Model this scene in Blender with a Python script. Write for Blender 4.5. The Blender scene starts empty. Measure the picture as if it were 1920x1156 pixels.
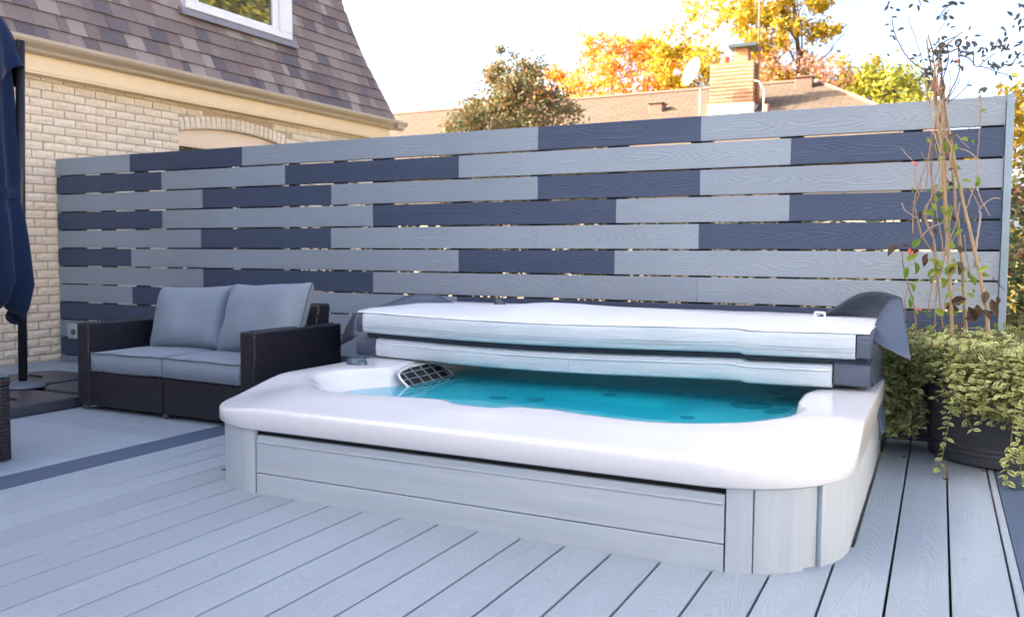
import bpy, bmesh, math, random
from mathutils import Vector, Matrix, noise
R = math.radians
PI = math.pi
random.seed(7)
S = bpy.context.scene
COL = S.collection

# ------------------------------------------------------------------ camera
CAM_H = 0.9108
YAW, PITCH, ROLL = R(26.413), R(3.535), R(0.35)
FPX, CXP, CYP = 1611.8, 960.0, 578.0          # focal length and centre of the photograph, in its pixels
cam = bpy.data.cameras.new('camera')
cam_o = bpy.data.objects.new('camera', cam)
COL.objects.link(cam_o)
cam_o.location = (0, 0, CAM_H)
fwd = Vector((-math.sin(YAW)*math.cos(PITCH), math.cos(YAW)*math.cos(PITCH), -math.sin(PITCH)))
rgt = Vector((math.cos(YAW), math.sin(YAW), 0))
upv = rgt.cross(fwd)
r2 = rgt*math.cos(ROLL) + upv*math.sin(ROLL)
u2 = -rgt*math.sin(ROLL) + upv*math.cos(ROLL)
cam_o.matrix_world = Matrix(((r2.x, u2.x, -fwd.x, 0), (r2.y, u2.y, -fwd.y, 0), (r2.z, u2.z, -fwd.z, CAM_H), (0, 0, 0, 1)))
cam.sensor_width = 36
cam.lens = FPX/1920*36
cam.clip_start = 0.05
cam.clip_end = 3000
cam.dof.use_dof = True
cam.dof.focus_distance = 2.95
cam.dof.aperture_fstop = 5.0
S.camera = cam_o

def at(px, py, Y):
    """point of the plane y = Y seen at photograph pixel (px, py)"""
    v = r2*((px-CXP)/FPX) + u2*((CYP-py)/FPX) + fwd
    return Vector((0, 0, CAM_H)) + v*(Y/v.y)
def proj(P):
    d = Vector(P) - Vector((0, 0, CAM_H))
    z = d.dot(fwd)
    if z <= 0: return (-9999, -9999)
    return (CXP + FPX*d.dot(r2)/z, CYP - FPX*d.dot(u2)/z)

# ------------------------------------------------------------------ sky, sun, exposure
W = bpy.data.worlds.new('World')
S.world = W
W.use_nodes = True
wn = W.node_tree
wn.nodes.clear()
sky = wn.nodes.new('ShaderNodeTexSky')
sky.sky_type = 'NISHITA'
sky.sun_disc = False
SUN_EL = R(29)
SUN_DIR = Vector((-0.91*math.cos(SUN_EL), -0.415*math.cos(SUN_EL), math.sin(SUN_EL)))   # towards the sun
sky.sun_elevation = SUN_EL
sky.sun_rotation = math.atan2(SUN_DIR.x, SUN_DIR.y) % (2*PI)
sky.altitude = 100
sky.air_density = 0.5
sky.dust_density = 5.0
sky.ozone_density = 0.0
bg = wn.nodes.new('ShaderNodeBackground')
bg.inputs['Strength'].default_value = 0.15
wo = wn.nodes.new('ShaderNodeOutputWorld')
wn.links.new(sky.outputs[0], bg.inputs[0])
wn.links.new(bg.outputs[0], wo.inputs[0])
sun = bpy.data.lights.new('sun', 'SUN')
sun.energy = 3.2
sun.angle = R(0.55)
sun.color = (1.0, 0.88, 0.72)
sun_o = bpy.data.objects.new('sun', sun)
COL.objects.link(sun_o)
sun_o.rotation_euler = (-SUN_DIR).to_track_quat('-Z', 'Y').to_euler()
sun_o.location = (-20, -15, 20)
S.view_settings.view_transform = 'Standard'
S.view_settings.look = 'None'
S.view_settings.gamma = 1
S.view_settings.use_curve_mapping = False
S.view_settings.exposure = 2.55
S.cycles.max_bounces = 14
S.cycles.transmission_bounces = 10
S.cycles.transparent_max_bounces = 16
S.cycles.caustics_refractive = True
S.cycles.blur_glossy = 0.5
S.cycles.sample_clamp_indirect = 6.0

# ------------------------------------------------------------------ mesh helpers
class MB:
    """collects faces; build() links them as ONE mesh object with box-projected UVs in metres"""
    def __init__(s): s.v = []; s.f = []; s.m = []; s.uv = None
    def quad(s, *ps, m=0):
        n = len(s.v); s.v += [tuple(p) for p in ps]; s.f.append(tuple(range(n, n+len(ps)))); s.m.append(m)
    def box(s, x0, x1, y0, y1, z0, z1, m=0):
        n = len(s.v)
        s.v += [(x0,y0,z0),(x1,y0,z0),(x1,y1,z0),(x0,y1,z0),(x0,y0,z1),(x1,y0,z1),(x1,y1,z1),(x0,y1,z1)]
        for f in ((0,3,2,1),(4,5,6,7),(0,1,5,4),(1,2,6,5),(2,3,7,6),(3,0,4,7)):
            s.f.append(tuple(n+i for i in f)); s.m.append(m)
    def obox(s, M, hx, hy, hz, m=0):
        n = len(s.v)
        for p in ((-1,-1,-1),(1,-1,-1),(1,1,-1),(-1,1,-1),(-1,-1,1),(1,-1,1),(1,1,1),(-1,1,1)):
            s.v.append(tuple(M @ Vector((p[0]*hx, p[1]*hy, p[2]*hz))))
        for f in ((0,3,2,1),(4,5,6,7),(0,1,5,4),(1,2,6,5),(2,3,7,6),(3,0,4,7)):
            s.f.append(tuple(n+i for i in f)); s.m.append(m)
    def tube(s, pts, rad, n=6, m=0, cap=True):
        pts = [Vector(p) for p in pts]
        k = len(pts)
        if not hasattr(rad, '__len__'): rad = [rad]*k
        base = len(s.v)
        prev = None
        for i in range(k):
            t = (pts[min(i+1,k-1)] - pts[max(i-1,0)])
            t = t.normalized() if t.length > 1e-9 else Vector((0,0,1))
            if prev is None:
                a = t.cross(Vector((0,0,1)))
                if a.length < 0.1: a = t.cross(Vector((1,0,0)))
            else:
                a = prev - t*prev.dot(t)
            a.normalize(); prev = a
            b = t.cross(a)
            for j in range(n):
                th = 2*PI*j/n
                s.v.append(tuple(pts[i] + (a*math.cos(th) + b*math.sin(th))*rad[i]))
        for i in range(k-1):
            for j in range(n):
                s.f.append((base+i*n+j, base+i*n+(j+1)%n, base+(i+1)*n+(j+1)%n, base+(i+1)*n+j)); s.m.append(m)
        if cap:
            s.f.append(tuple(base+j for j in reversed(range(n)))); s.m.append(m)
            s.f.append(tuple(base+(k-1)*n+j for j in range(n))); s.m.append(m)
    def lathe(s, prof, cx=0, cy=0, n=40, m=0):
        base = len(s.v)
        for r, z in prof:
            for j in range(n):
                th = 2*PI*j/n
                s.v.append((cx+r*math.cos(th), cy+r*math.sin(th), z))
        for i in range(len(prof)-1):
            for j in range(n):
                s.f.append((base+i*n+j, base+i*n+(j+1)%n, base+(i+1)*n+(j+1)%n, base+(i+1)*n+j)); s.m.append(m)
    def loft(s, rings, closed=True, m=0, cap0=False, cap1=False):
        base = len(s.v); n = len(rings[0])
        for r in rings: s.v += [tuple(p) for p in r]
        for i in range(len(rings)-1):
            for j in range(n if closed else n-1):
                s.f.append((base+i*n+j, base+i*n+(j+1)%n, base+(i+1)*n+(j+1)%n, base+(i+1)*n+j)); s.m.append(m)
        if cap0: s.f.append(tuple(base+j for j in reversed(range(n)))); s.m.append(m)
        if cap1: s.f.append(tuple(base+(len(rings)-1)*n+j for j in range(n))); s.m.append(m)
    def mesh(s, name, mats, smooth=False, uvfun=None):
        me = bpy.data.meshes.new(name)
        me.from_pydata(s.v, [], s.f)
        if not isinstance(mats, (list, tuple)): mats = [mats]
        for mt in mats: me.materials.append(mt)
        if len(mats) > 1: me.polygons.foreach_set('material_index', s.m)
        me.update()
        uv = me.uv_layers.new(name='UVMap')
        co = me.vertices
        data = []
        for p in me.polygons:
            nx, ny, nz = abs(p.normal.x), abs(p.normal.y), abs(p.normal.z)
            for li in p.loop_indices:
                c = co[me.loops[li].vertex_index].co
                if s.uv is not None: u = s.uv[me.loops[li].vertex_index]
                elif uvfun: u = uvfun(c, p.normal)
                elif nz >= nx and nz >= ny: u = (c.x, c.y)
                elif nx >= ny: u = (c.y, c.z)
                else: u = (c.x, c.z)
                data += [u[0], u[1]]
        uv.data.foreach_set('uv', data)
        if smooth: me.polygons.foreach_set('use_smooth', [True]*len(me.polygons))
        return me
    def build(s, name, mats, parent=None, smooth=False, uvfun=None, bevel=0, seg=2, subd=0, angle=None):
        return link(name, s.mesh(name, mats, smooth, uvfun), parent, bevel, seg, subd, angle)

def link(name, me, parent=None, bevel=0, seg=2, subd=0, angle=None, M=None):
    o = bpy.data.objects.new(name, me)
    COL.objects.link(o)
    if parent is not None: o.parent = parent
    if M is not None: o.matrix_local = M
    if bevel:
        b = o.modifiers.new('soft_edge', 'BEVEL'); b.width = bevel; b.segments = seg; b.limit_method = 'ANGLE'; b.angle_limit = R(35)
        if me.polygons: me.polygons.foreach_set('use_smooth', [True]*len(me.polygons))
        w = o.modifiers.new('normals', 'WEIGHTED_NORMAL'); w.keep_sharp = False
    if subd:
        sd = o.modifiers.new('sub', 'SUBSURF'); sd.levels = subd; sd.render_levels = subd
    if angle is not None:
        try: me.set_sharp_from_angle(angle=R(angle))
        except Exception: pass
    return o
def tag(o, label=None, cat=None, group=None, kind=None):
    if label: o['label'] = label
    if cat: o['category'] = cat
    if group: o['group'] = group
    if kind: o['kind'] = kind
    return o
def thing(name, label, cat, loc=(0,0,0), group=None):
    o = bpy.data.objects.new(name, None)
    COL.objects.link(o); o.location = loc
    o.empty_display_size = 0.1
    return tag(o, label, cat, group)
def struct_empty(name):
    o = bpy.data.objects.new(name, None)
    COL.objects.link(o); o['kind'] = 'structure'
    return o
def shift(mb, loc):
    mb.v = [(x-loc[0], y-loc[1], z-loc[2]) for x, y, z in mb.v]
    return mb
def sstep(a, b, x):
    t = max(0, min(1, (x-a)/(b-a))); return t*t*(3-2*t)

# ------------------------------------------------------------------ materials
class NT:
    def __init__(s, name):
        s.mat = bpy.data.materials.new(name); s.mat.use_nodes = True
        s.t = s.mat.node_tree; s.t.nodes.clear()
        s.out = s.t.nodes.new('ShaderNodeOutputMaterial')
    def n(s, typ, **kw):
        nd = s.t.nodes.new(typ)
        for k, v in kw.items():
            if k.startswith('i_'):
                key = k[2:]
                nd.inputs[int(key) if key.isdigit() else key.replace('_', ' ')].default_value = v
            else: setattr(nd, k, v)
        return nd
    def l(s, a, b): s.t.links.new(a, b)
    def math(s, op, a, b=None, c=None):
        nd = s.t.nodes.new('ShaderNodeMath'); nd.operation = op
        for i, x in enumerate((a, b, c)):
            if x is None: continue
            if isinstance(x, (int, float)): nd.inputs[i].default_value = x
            else: s.l(x, nd.inputs[i])
        return nd.outputs[0]
    def ramp(s, fac, stops, interp='LINEAR'):
        nd = s.t.nodes.new('ShaderNodeValToRGB'); cr = nd.color_ramp; cr.interpolation = interp
        while len(cr.elements) < len(stops): cr.elements.new(0.5)
        for e, (p, c) in zip(cr.elements, stops):
            e.position = p; e.color = (*c, 1) if len(c) == 3 else c
        if fac is not None: s.l(fac, nd.inputs[0])
        return nd.outputs[0]
    def mix(s, fac, a, b, mode='MIX'):
        nd = s.t.nodes.new('ShaderNodeMix'); nd.data_type = 'RGBA'; nd.blend_type = mode
        for i, x in ((0, fac), (6, a), (7, b)):
            if isinstance(x, (int, float)): nd.inputs[i].default_value = x
            elif isinstance(x, tuple): nd.inputs[i].default_value = (*x, 1) if len(x) == 3 else x
            else: s.l(x, nd.inputs[i])
        return nd.outputs[2]
    def noise(s, vec, scale, detail=3, rough=0.55, out=0, dist=0):
        nd = s.n('ShaderNodeTexNoise'); nd.inputs['Scale'].default_value = scale; nd.inputs['Detail'].default_value = detail
        nd.inputs['Roughness'].default_value = rough; nd.inputs['Distortion'].default_value = dist
        if vec is not None: s.l(vec, nd.inputs['Vector'])
        return nd.outputs[out]
    def mapping(s, vec, scale=(1,1,1), loc=(0,0,0)):
        nd = s.n('ShaderNodeMapping'); nd.inputs['Scale'].default_value = scale; nd.inputs['Location'].default_value = loc
        s.l(vec, nd.inputs['Vector']); return nd.outputs[0]
    def bump(s, h, strength=0.3, dist=0.01, normal=None):
        nd = s.n('ShaderNodeBump'); nd.inputs['Strength'].default_value = strength; nd.inputs['Distance'].default_value = dist
        s.l(h, nd.inputs['Height'])
        if normal is not None: s.l(normal, nd.inputs['Normal'])
        return nd.outputs[0]
    def bsdf(s, col, rough=0.5, spec=0.5, metal=0.0, normal=None, **kw):
        nd = s.n('ShaderNodeBsdfPrincipled')
        for key, x in (('Base Color', col), ('Roughness', rough), ('Specular IOR Level', spec), ('Metallic', metal)):
            if isinstance(x, (int, float)): nd.inputs[key].default_value = x
            elif isinstance(x, tuple): nd.inputs[key].default_value = (*x, 1) if len(x) == 3 else x
            else: s.l(x, nd.inputs[key])
        for k, v in kw.items(): nd.inputs[k.replace('_', ' ')].default_value = v
        if normal is not None: s.l(normal, nd.inputs['Normal'])
        return nd.outputs[0]
    def done(s, shader):
        s.l(shader, s.out.inputs[0]); return s.mat
    def uv(s): return s.n('ShaderNodeTexCoord').outputs['UV']
    def obj(s): return s.n('ShaderNodeTexCoord').outputs['Object']
    def pos(s): return s.n('ShaderNodeNewGeometry').outputs['Position']
    def rnd(s): return s.n('ShaderNodeObjectInfo').outputs['Random']

def M_plain(name, col, rough=0.5, spec=0.5, metal=0.0, var=0.12, nscale=9, bump=0.0, bscale=60):
    t = NT(name); p = t.obj()
    n = t.noise(p, nscale, 4)
    c = t.mix(n, tuple(x*(1-var) for x in col), tuple(min(1, x*(1+var)) for x in col))
    nm = t.bump(t.noise(p, bscale, 3), bump, 0.004) if bump else None
    return t.done(t.bsdf(c, rough, spec, metal, nm))

def M_grain(name, col, lo, rough=0.55, strength=0.35, dirt=0.1):
    """embossed cathedral wood grain of composite boards; UV: u along the board, v across, metres"""
    t = NT(name); uv = t.uv(); rnd = t.rnd()
    sep = t.n('ShaderNodeSeparateXYZ'); t.l(uv, sep.inputs[0])
    off = t.math('MULTIPLY', rnd, 57.3)
    u = t.math('ADD', sep.outputs[0], off)
    v = sep.outputs[1]
    cu = t.n('ShaderNodeCombineXYZ'); t.l(u, cu.inputs[0]); t.l(off, cu.inputs[1])
    wander = t.noise(cu.outputs[0], 1.6, 1)
    vc = t.math('ADD', v, t.math('MULTIPLY', t.math('SUBTRACT', wander, 0.5), 0.09))
    v2 = t.math('MULTIPLY', vc, vc)
    cu2 = t.n('ShaderNodeCombineXYZ'); t.l(t.math('MULTIPLY', u, 1.0), cu2.inputs[0]); t.l(t.math('MULTIPLY', v, 9.0), cu2.inputs[1]); t.l(off, cu2.inputs[2])
    wob = t.noise(cu2.outputs[0], 5.0, 3)
    lvl = t.math('ADD', t.math('ADD', t.math('MULTIPLY', t.noise(cu.outputs[0], 1.1, 1), 70.0), t.math('MULTIPLY', u, 26.0)), t.math('MULTIPLY', v2, 3600.0))
    lvl = t.math('ADD', lvl, t.math('MULTIPLY', wob, 4.0))
    sn = t.math('SINE', t.math('MULTIPLY', lvl, 2.6))
    fine_v = t.n('ShaderNodeCombineXYZ'); t.l(t.math('MULTIPLY', u, 6.0), fine_v.inputs[0]); t.l(t.math('MULTIPLY', v, 160.0), fine_v.inputs[1]); t.l(off, fine_v.inputs[2])
    fine = t.noise(fine_v.outputs[0], 1.0, 2)
    h = t.math('ADD', t.math('MULTIPLY', t.math('SMOOTH_MAX', sn, -0.2, 0.4), 0.5), t.math('MULTIPLY', fine, 0.25))
    groove = t.ramp(t.math('MULTIPLY_ADD', sn, 0.5, 0.5), [(0.0, (1,1,1)), (0.35, (0,0,0))])
    patch = t.ramp(t.noise(cu2.outputs[0], 1.7, 2), [(0.36, (0.12,)*3), (0.62, (1,1,1))])
    base = t.mix(t.math('MULTIPLY', t.math('MULTIPLY', groove, 0.42), patch), col, lo)
    base = t.mix(t.math('MULTIPLY', fine, 0.12), base, lo)
    tint = t.ramp(rnd, [(0, (0.93,0.93,0.94)), (1, (1.05,1.05,1.04))])
    base = t.mix(1.0, base, tint, 'MULTIPLY')
    d = t.noise(t.pos(), 1.1, 5, 0.65)
    dm = t.ramp(d, [(0.35, (1,1,1)), (0.75, (1-dirt,)*3)])
    base = t.mix(1.0, base, dm, 'MULTIPLY')
    return t.done(t.bsdf(base, rough, 0.4, 0, t.bump(h, strength, 0.004)))

m_deck = M_grain('deck_composite_light', (0.35,0.41,0.46), (0.225,0.275,0.33))
m_deck_dark = M_grain('deck_composite_dark', (0.085,0.122,0.19), (0.05,0.075,0.125))
m_fence_l = M_grain('fence_composite_light', (0.29,0.345,0.40), (0.215,0.262,0.312), strength=0.4)
m_fence_d = M_grain('fence_composite_dark', (0.054,0.08,0.14), (0.034,0.051,0.092), strength=0.5)
m_post = M_plain('post_grey', (0.24,0.32,0.39), 0.5)
m_stud = M_plain('stud_dark', (0.016,0.018,0.024), 0.6)

def M_wicker():
    t = NT('wicker_weave'); uv = t.uv()
    br = t.n('ShaderNodeTexBrick'); t.l(uv, br.inputs['Vector'])
    br.inputs['Scale'].default_value = 1.0; br.inputs['Brick Width'].default_value = 0.044; br.inputs['Row Height'].default_value = 0.0165
    br.inputs['Mortar Size'].default_value = 0.0026; br.inputs['Mortar Smooth'].default_value = 1.0; br.offset = 0.5
    br.inputs['Color1'].default_value = (0.016,0.015,0.028,1); br.inputs['Color2'].default_value = (0.009,0.0085,0.017,1); br.inputs['Mortar'].default_value = (0.003,0.003,0.004,1)
    h = t.math('SUBTRACT', 1.0, br.outputs['Fac'])
    return t.done(t.bsdf(br.outputs['Color'], 0.38, 0.5, 0, t.bump(h, 1.0, 0.006)))
m_wicker = M_wicker()
def M_fabric(name, col, weave=900, wr=0.25):
    t = NT(name); p = t.obj()
    n = t.noise(p, 7, 4)
    slub = t.noise(t.mapping(p, (1,1,7)), 90, 2)
    c = t.mix(n, tuple(x*0.9 for x in col), tuple(min(1,x*1.08) for x in col))
    c = t.mix(t.math('MULTIPLY', slub, 0.25), c, tuple(x*0.72 for x in col))
    b1 = t.bump(t.noise(p, weave, 1), 0.25, 0.001)
    b2 = t.bump(t.noise(t.mapping(p, (1,1,0.5)), 8, 3), wr, 0.02, b1)
    return t.done(t.bsdf(c, 0.9, 0.15, 0, b2, Sheen_Weight=0.15))
m_cush = M_fabric('cushion_canvas', (0.215,0.265,0.325))
m_navy = M_fabric('umbrella_canvas', (0.007,0.019,0.06), 700, 0.4)
m_piping = M_plain('cushion_piping', (0.10,0.12,0.155), 0.85)
m_base = M_plain('base_plastic', (0.035,0.043,0.062), 0.42, bump=0.25, bscale=300)
m_metal_d = M_plain('dark_metal', (0.02,0.02,0.026), 0.4, metal=0.3)
m_black = M_plain('black_recess', (0.012,0.012,0.016), 0.7)
m_foot = M_plain('foot_plastic', (0.06,0.085,0.10), 0.5)

def M_shell():
    t = NT('tub_acrylic'); p = t.pos()
    n = t.noise(p, 3, 4)
    c = t.mix(n, (0.73,0.745,0.765), (0.765,0.775,0.785))
    v = t.n('ShaderNodeTexNoise'); t.l(p, v.inputs['Vector']); v.inputs['Scale'].default_value = 22; v.inputs['Detail'].default_value = 6; v.inputs['Distortion'].default_value = 1.5
    c = t.mix(t.ramp(v.outputs[0], [(0.50,(0,0,0)),(0.64,(0.16,)*3)]), c, (0.60,0.63,0.66))
    return t.done(t.bsdf(c, 0.22, 0.5, 0, t.bump(t.noise(p, 2.2, 2), 0.02, 0.01), Coat_Weight=0.3, Coat_Roughness=0.06))
m_shell = M_shell()
def M_cabinet(name, ax):
    t = NT(name); p = t.obj()
    sc = (2.2, 30, 46) if ax == 'h' else (34, 34, 1.8)
    g1 = t.noise(t.mapping(p, sc), 1.0, 5, 0.6)
    sc2 = (1.0, 9, 18) if ax == 'h' else (12, 12, 0.9)
    g2 = t.noise(t.mapping(p, sc2), 1.0, 3, 0.6, dist=0.6)
    c = t.ramp(g2, [(0.3,(0.36,0.425,0.475)), (0.5,(0.405,0.47,0.52)), (0.72,(0.455,0.515,0.56))])
    c = t.mix(t.ramp(g1, [(0.42,(0.35,)*3),(0.6,(0,0,0))]), c, (0.38,0.41,0.445))
    return t.done(t.bsdf(c, 0.5, 0.4, 0, t.bump(g1, 0.25, 0.004)))
m_cab_h = M_cabinet('cabinet_grain_horizontal', 'h')
m_cab_v = M_cabinet('cabinet_grain_vertical', 'v')
def M_vinyl(name, a, b, rough=0.45, wr=0.35):
    t = NT(name); p = t.pos()
    c = t.mix(t.noise(p, 5, 4), a, b)
    leather = t.bump(t.noise(p, 420, 2), 0.12, 0.0015)
    wrk = t.noise(t.mapping(p, (1.2, 3, 9)), 2.2, 4, 0.6, dist=0.4)
    return t.done(t.bsdf(c, rough, 0.6, 0, t.bump(wrk, wr, 0.02, leather)))
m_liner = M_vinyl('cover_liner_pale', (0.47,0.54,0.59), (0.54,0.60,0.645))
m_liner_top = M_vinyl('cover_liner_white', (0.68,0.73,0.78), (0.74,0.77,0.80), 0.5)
m_vinyl = M_vinyl('cover_vinyl_grey', (0.06,0.083,0.125), (0.078,0.102,0.15), 0.36, 0.5)
m_vinyl_d = M_vinyl('cover_vinyl_dark', (0.04,0.055,0.08), (0.05,0.065,0.09), 0.55, 0.3)

def M_water():
    t = NT('tub_water'); p = t.pos()
    h = t.math('ADD', t.noise(p, 3.0, 2), t.math('MULTIPLY', t.noise(p, 14, 2), 0.25))
    nm = t.bump(h, 0.10, 0.03)
    g = t.bsdf((0.97,1.0,1.0), 0.0, 0.5, 0, nm, Transmission_Weight=1.0, IOR=1.33)
    bright_diffuse = t.bsdf((0.03,0.72,0.93), 0.02, 0.5, 0, nm)                           # cyan diffuse share that paints extra brightness into the water
    mxw = t.n('ShaderNodeMixShader'); mxw.inputs[0].default_value = 0.30
    t.l(g, mxw.inputs[1]); t.l(bright_diffuse, mxw.inputs[2]); g = mxw.outputs[0]
    va = t.n('ShaderNodeVolumeAbsorption'); va.inputs['Color'].default_value = (0.0,0.966,0.99,1); va.inputs['Density'].default_value = 4.6
    t.l(va.outputs[0], t.out.inputs['Volume'])
    return t.done(g)
m_water = M_water()
m_jet = M_plain('jet_grey', (0.012,0.025,0.03), 0.35)
m_jet_s = M_plain('jet_silver', (0.45,0.48,0.5), 0.25, metal=0.7)
m_knob = M_plain('knob_grey', (0.075,0.11,0.15), 0.3)
m_grille = M_plain('grille_bar', (0.20,0.26,0.29), 0.4)

def M_brick():
    t = NT('brick_cream'); p = t.obj(); rnd = t.rnd(); pos = t.pos()
    c = t.ramp(rnd, [(0,(0.80,0.71,0.58)), (0.5,(0.85,0.77,0.64)), (1,(0.89,0.82,0.70))])
    n = t.noise(pos, 38, 5, 0.7)
    c = t.mix(t.ramp(n, [(0.46,(0,0,0)),(0.74,(0.5,)*3)]), c, (0.52,0.40,0.27))
    n2 = t.noise(pos, 7, 3)
    c = t.mix(t.math('MULTIPLY', n2, 0.3), c, (0.82,0.66,0.44))
    return t.done(t.bsdf(c, 0.85, 0.2, 0, t.bump(t.noise(pos, 55, 5, 0.65), 0.8, 0.012)))
m_brick = M_brick()
m_mortar = M_plain('mortar', (0.50,0.41,0.29), 0.95, var=0.25, nscale=30, bump=0.5, bscale=200)
m_cream = M_plain('trim_cream', (0.84,0.66,0.42), 0.5, var=0.06)
m_gutter = M_plain('gutter_cream', (0.46,0.38,0.28), 0.35, var=0.06)
m_white = M_plain('window_white', (0.80,0.80,0.82), 0.35, var=0.04)
def M_shingle(name, stops, sc=1.0):
    t = NT(name); pos = t.pos(); rnd = t.rnd()
    c = t.ramp(rnd, stops, 'CONSTANT')
    g = t.noise(pos, 420, 2, 0.7)
    c = t.mix(t.ramp(g, [(0.32,(0.45,)*3),(0.62,(0,0,0))]), c, (0.07,0.06,0.062))
    w = t.noise(pos, 3.0, 5, 0.65)
    c = t.mix(t.ramp(w, [(0.45,(0,0,0)),(0.8,(0.4,)*3)]), c, (0.20,0.175,0.18))
    return t.done(t.bsdf(c, 0.92, 0.15, 0, t.bump(g, 0.5, 0.004)))
m_shingle = M_shingle('roof_shingle_mauve', [(0,(0.25,0.195,0.185)), (0.16,(0.31,0.25,0.235)), (0.32,(0.19,0.16,0.17)), (0.44,(0.36,0.295,0.27)), (0.58,(0.285,0.225,0.21)), (0.72,(0.16,0.14,0.155)), (0.82,(0.41,0.36,0.32)), (0.92,(0.27,0.205,0.19))])
m_under = M_plain('roof_underlay', (0.055,0.045,0.05), 0.95)
def M_glass(name, tint=(0.03,0.035,0.04), gl=0.55):
    t = NT(name)
    d = t.n('ShaderNodeBsdfDiffuse'); d.inputs[0].default_value = (*tint, 1)
    g = t.n('ShaderNodeBsdfGlossy'); g.inputs['Roughness'].default_value = 0.01; g.inputs[0].default_value = (0.95,0.95,0.92,1)
    t.l(t.bump(t.noise(t.pos(), 1.3, 1), 0.02, 0.05), g.inputs['Normal'])
    lw = t.n('ShaderNodeLayerWeight'); lw.inputs[0].default_value = gl
    mx = t.n('ShaderNodeMixShader'); t.l(lw.outputs['Fresnel'], mx.inputs[0]); t.l(d.outputs[0], mx.inputs[1]); t.l(g.outputs[0], mx.inputs[2])
    return t.done(mx.outputs[0])
m_glass = M_glass('window_glass')
m_pot = M_plain('pot_charcoal', (0.05,0.052,0.062), 0.5, var=0.15, bump=0.15, bscale=120)
m_soil = M_plain('soil', (0.03,0.02,0.014), 0.95, bump=0.8, bscale=60)

def M_leaf(name, stops, trans=0.35, rough=0.5, rim=None, vein=False):
    t = NT(name); 
    geo = t.n('ShaderNodeNewGeometry')
    rp = geo.outputs['Random Per Island']; rnd = t.rnd()
    f = t.math('FRACT', t.math('ADD', rp, rnd))
    c = t.ramp(f, stops)
    if rim is not None:
        sep = t.n('ShaderNodeSeparateXYZ'); t.l(t.uv(), sep.inputs[0])
        e = t.math('ABSOLUTE', sep.outputs[0])
        wob = t.noise(t.pos(), 260, 2)
        e = t.math('ADD', e, t.math('MULTIPLY', t.math('SUBTRACT', wob, 0.5), 0.5))
        c = t.mix(t.ramp(e, [(0.42,(0,0,0)),(0.68,(1,1,1))]), c, rim)
    b = t.bsdf(c, rough, 0.35)
    tr = t.n('ShaderNodeBsdfTranslucent'); 
    if isinstance(c, tuple): tr.inputs[0].default_value = (*c,1)
    else: t.l(c, tr.inputs[0])
    mx = t.n('ShaderNodeMixShader'); mx.inputs[0].default_value = trans
    t.l(b, mx.inputs[1]); t.l(tr.outputs[0], mx.inputs[2])
    return t.done(mx.outputs[0])
m_trail = M_leaf('trailing_leaf', [(0,(0.12,0.18,0.045)), (0.5,(0.20,0.26,0.065)), (0.8,(0.30,0.33,0.09)), (1,(0.42,0.39,0.09))], 0.3, 0.42, rim=(0.62,0.62,0.30))
m_vleaf = M_leaf('vine_leaf_green', [(0,(0.13,0.24,0.03)), (0.5,(0.22,0.34,0.045)), (1,(0.32,0.40,0.07))], 0.4)
m_vbrown = M_leaf('vine_leaf_brown', [(0,(0.085,0.05,0.035)), (0.6,(0.12,0.075,0.05)), (1,(0.10,0.085,0.035))], 0.2)
m_vbacklit = M_leaf('vine_leaf_backlit', [(0,(0.07,0.10,0.07)), (0.7,(0.09,0.10,0.11)), (1,(0.15,0.11,0.07))], 0.35)  # dark tones paint in the backlit look of the top leaves
m_bud = M_leaf('vine_flower', [(0,(0.75,0.16,0.10)), (1,(0.80,0.26,0.22))], 0.3)
m_cane = M_plain('cane_tan', (0.36,0.26,0.15), 0.7, var=0.3, nscale=25, bump=0.3, bscale=90)
m_twig = M_plain('vine_twig', (0.30,0.19,0.115), 0.8, var=0.35, nscale=20)
m_twig_p = M_plain('vine_twig_pale', (0.36,0.29,0.25), 0.8, var=0.25, nscale=20)
m_twig_d = M_plain('vine_twig_dark', (0.10,0.06,0.055), 0.8, var=0.3, nscale=20)
m_bark = M_plain('bark', (0.11,0.08,0.055), 0.9, var=0.4, nscale=14, bump=0.6, bscale=40)
m_lf_bush = M_leaf('bush_leaf', [(0,(0.12,0.155,0.07)), (0.3,(0.19,0.21,0.09)), (0.5,(0.32,0.20,0.09)), (0.65,(0.23,0.25,0.10)), (0.85,(0.40,0.19,0.08)), (1,(0.42,0.30,0.13))], 0.3)
m_lf_orange = M_leaf('orange_leaf', [(0,(0.60,0.15,0.03)), (0.22,(0.68,0.28,0.03)), (0.45,(0.70,0.40,0.05)), (0.85,(0.70,0.48,0.08)), (1,(0.58,0.12,0.05))], 0.45)
m_lf_yellow = M_leaf('yellow_leaf', [(0,(0.46,0.36,0.03)), (0.35,(0.58,0.42,0.035)), (0.7,(0.62,0.36,0.02)), (0.9,(0.30,0.27,0.04)), (1,(0.14,0.16,0.04))], 0.45)
m_lf_lime = M_leaf('lime_leaf', [(0,(0.30,0.30,0.035)), (0.5,(0.48,0.42,0.05)), (0.8,(0.22,0.24,0.04)), (1,(0.12,0.14,0.04))], 0.4)
m_lf_pink = M_leaf('pink_leaf', [(0,(0.45,0.18,0.12)), (0.5,(0.55,0.27,0.18)), (1,(0.40,0.25,0.09))], 0.4)
m_lf_mixed = M_leaf('mixed_leaf', [(0,(0.07,0.11,0.04)), (0.35,(0.16,0.19,0.09)), (0.6,(0.30,0.26,0.10)), (0.8,(0.42,0.09,0.08)), (1,(0.09,0.13,0.05))], 0.3)
m_lf_hedge = M_leaf('hedge_leaf', [(0,(0.05,0.085,0.03)), (0.6,(0.08,0.12,0.04)), (1,(0.14,0.16,0.05))], 0.3)
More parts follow.
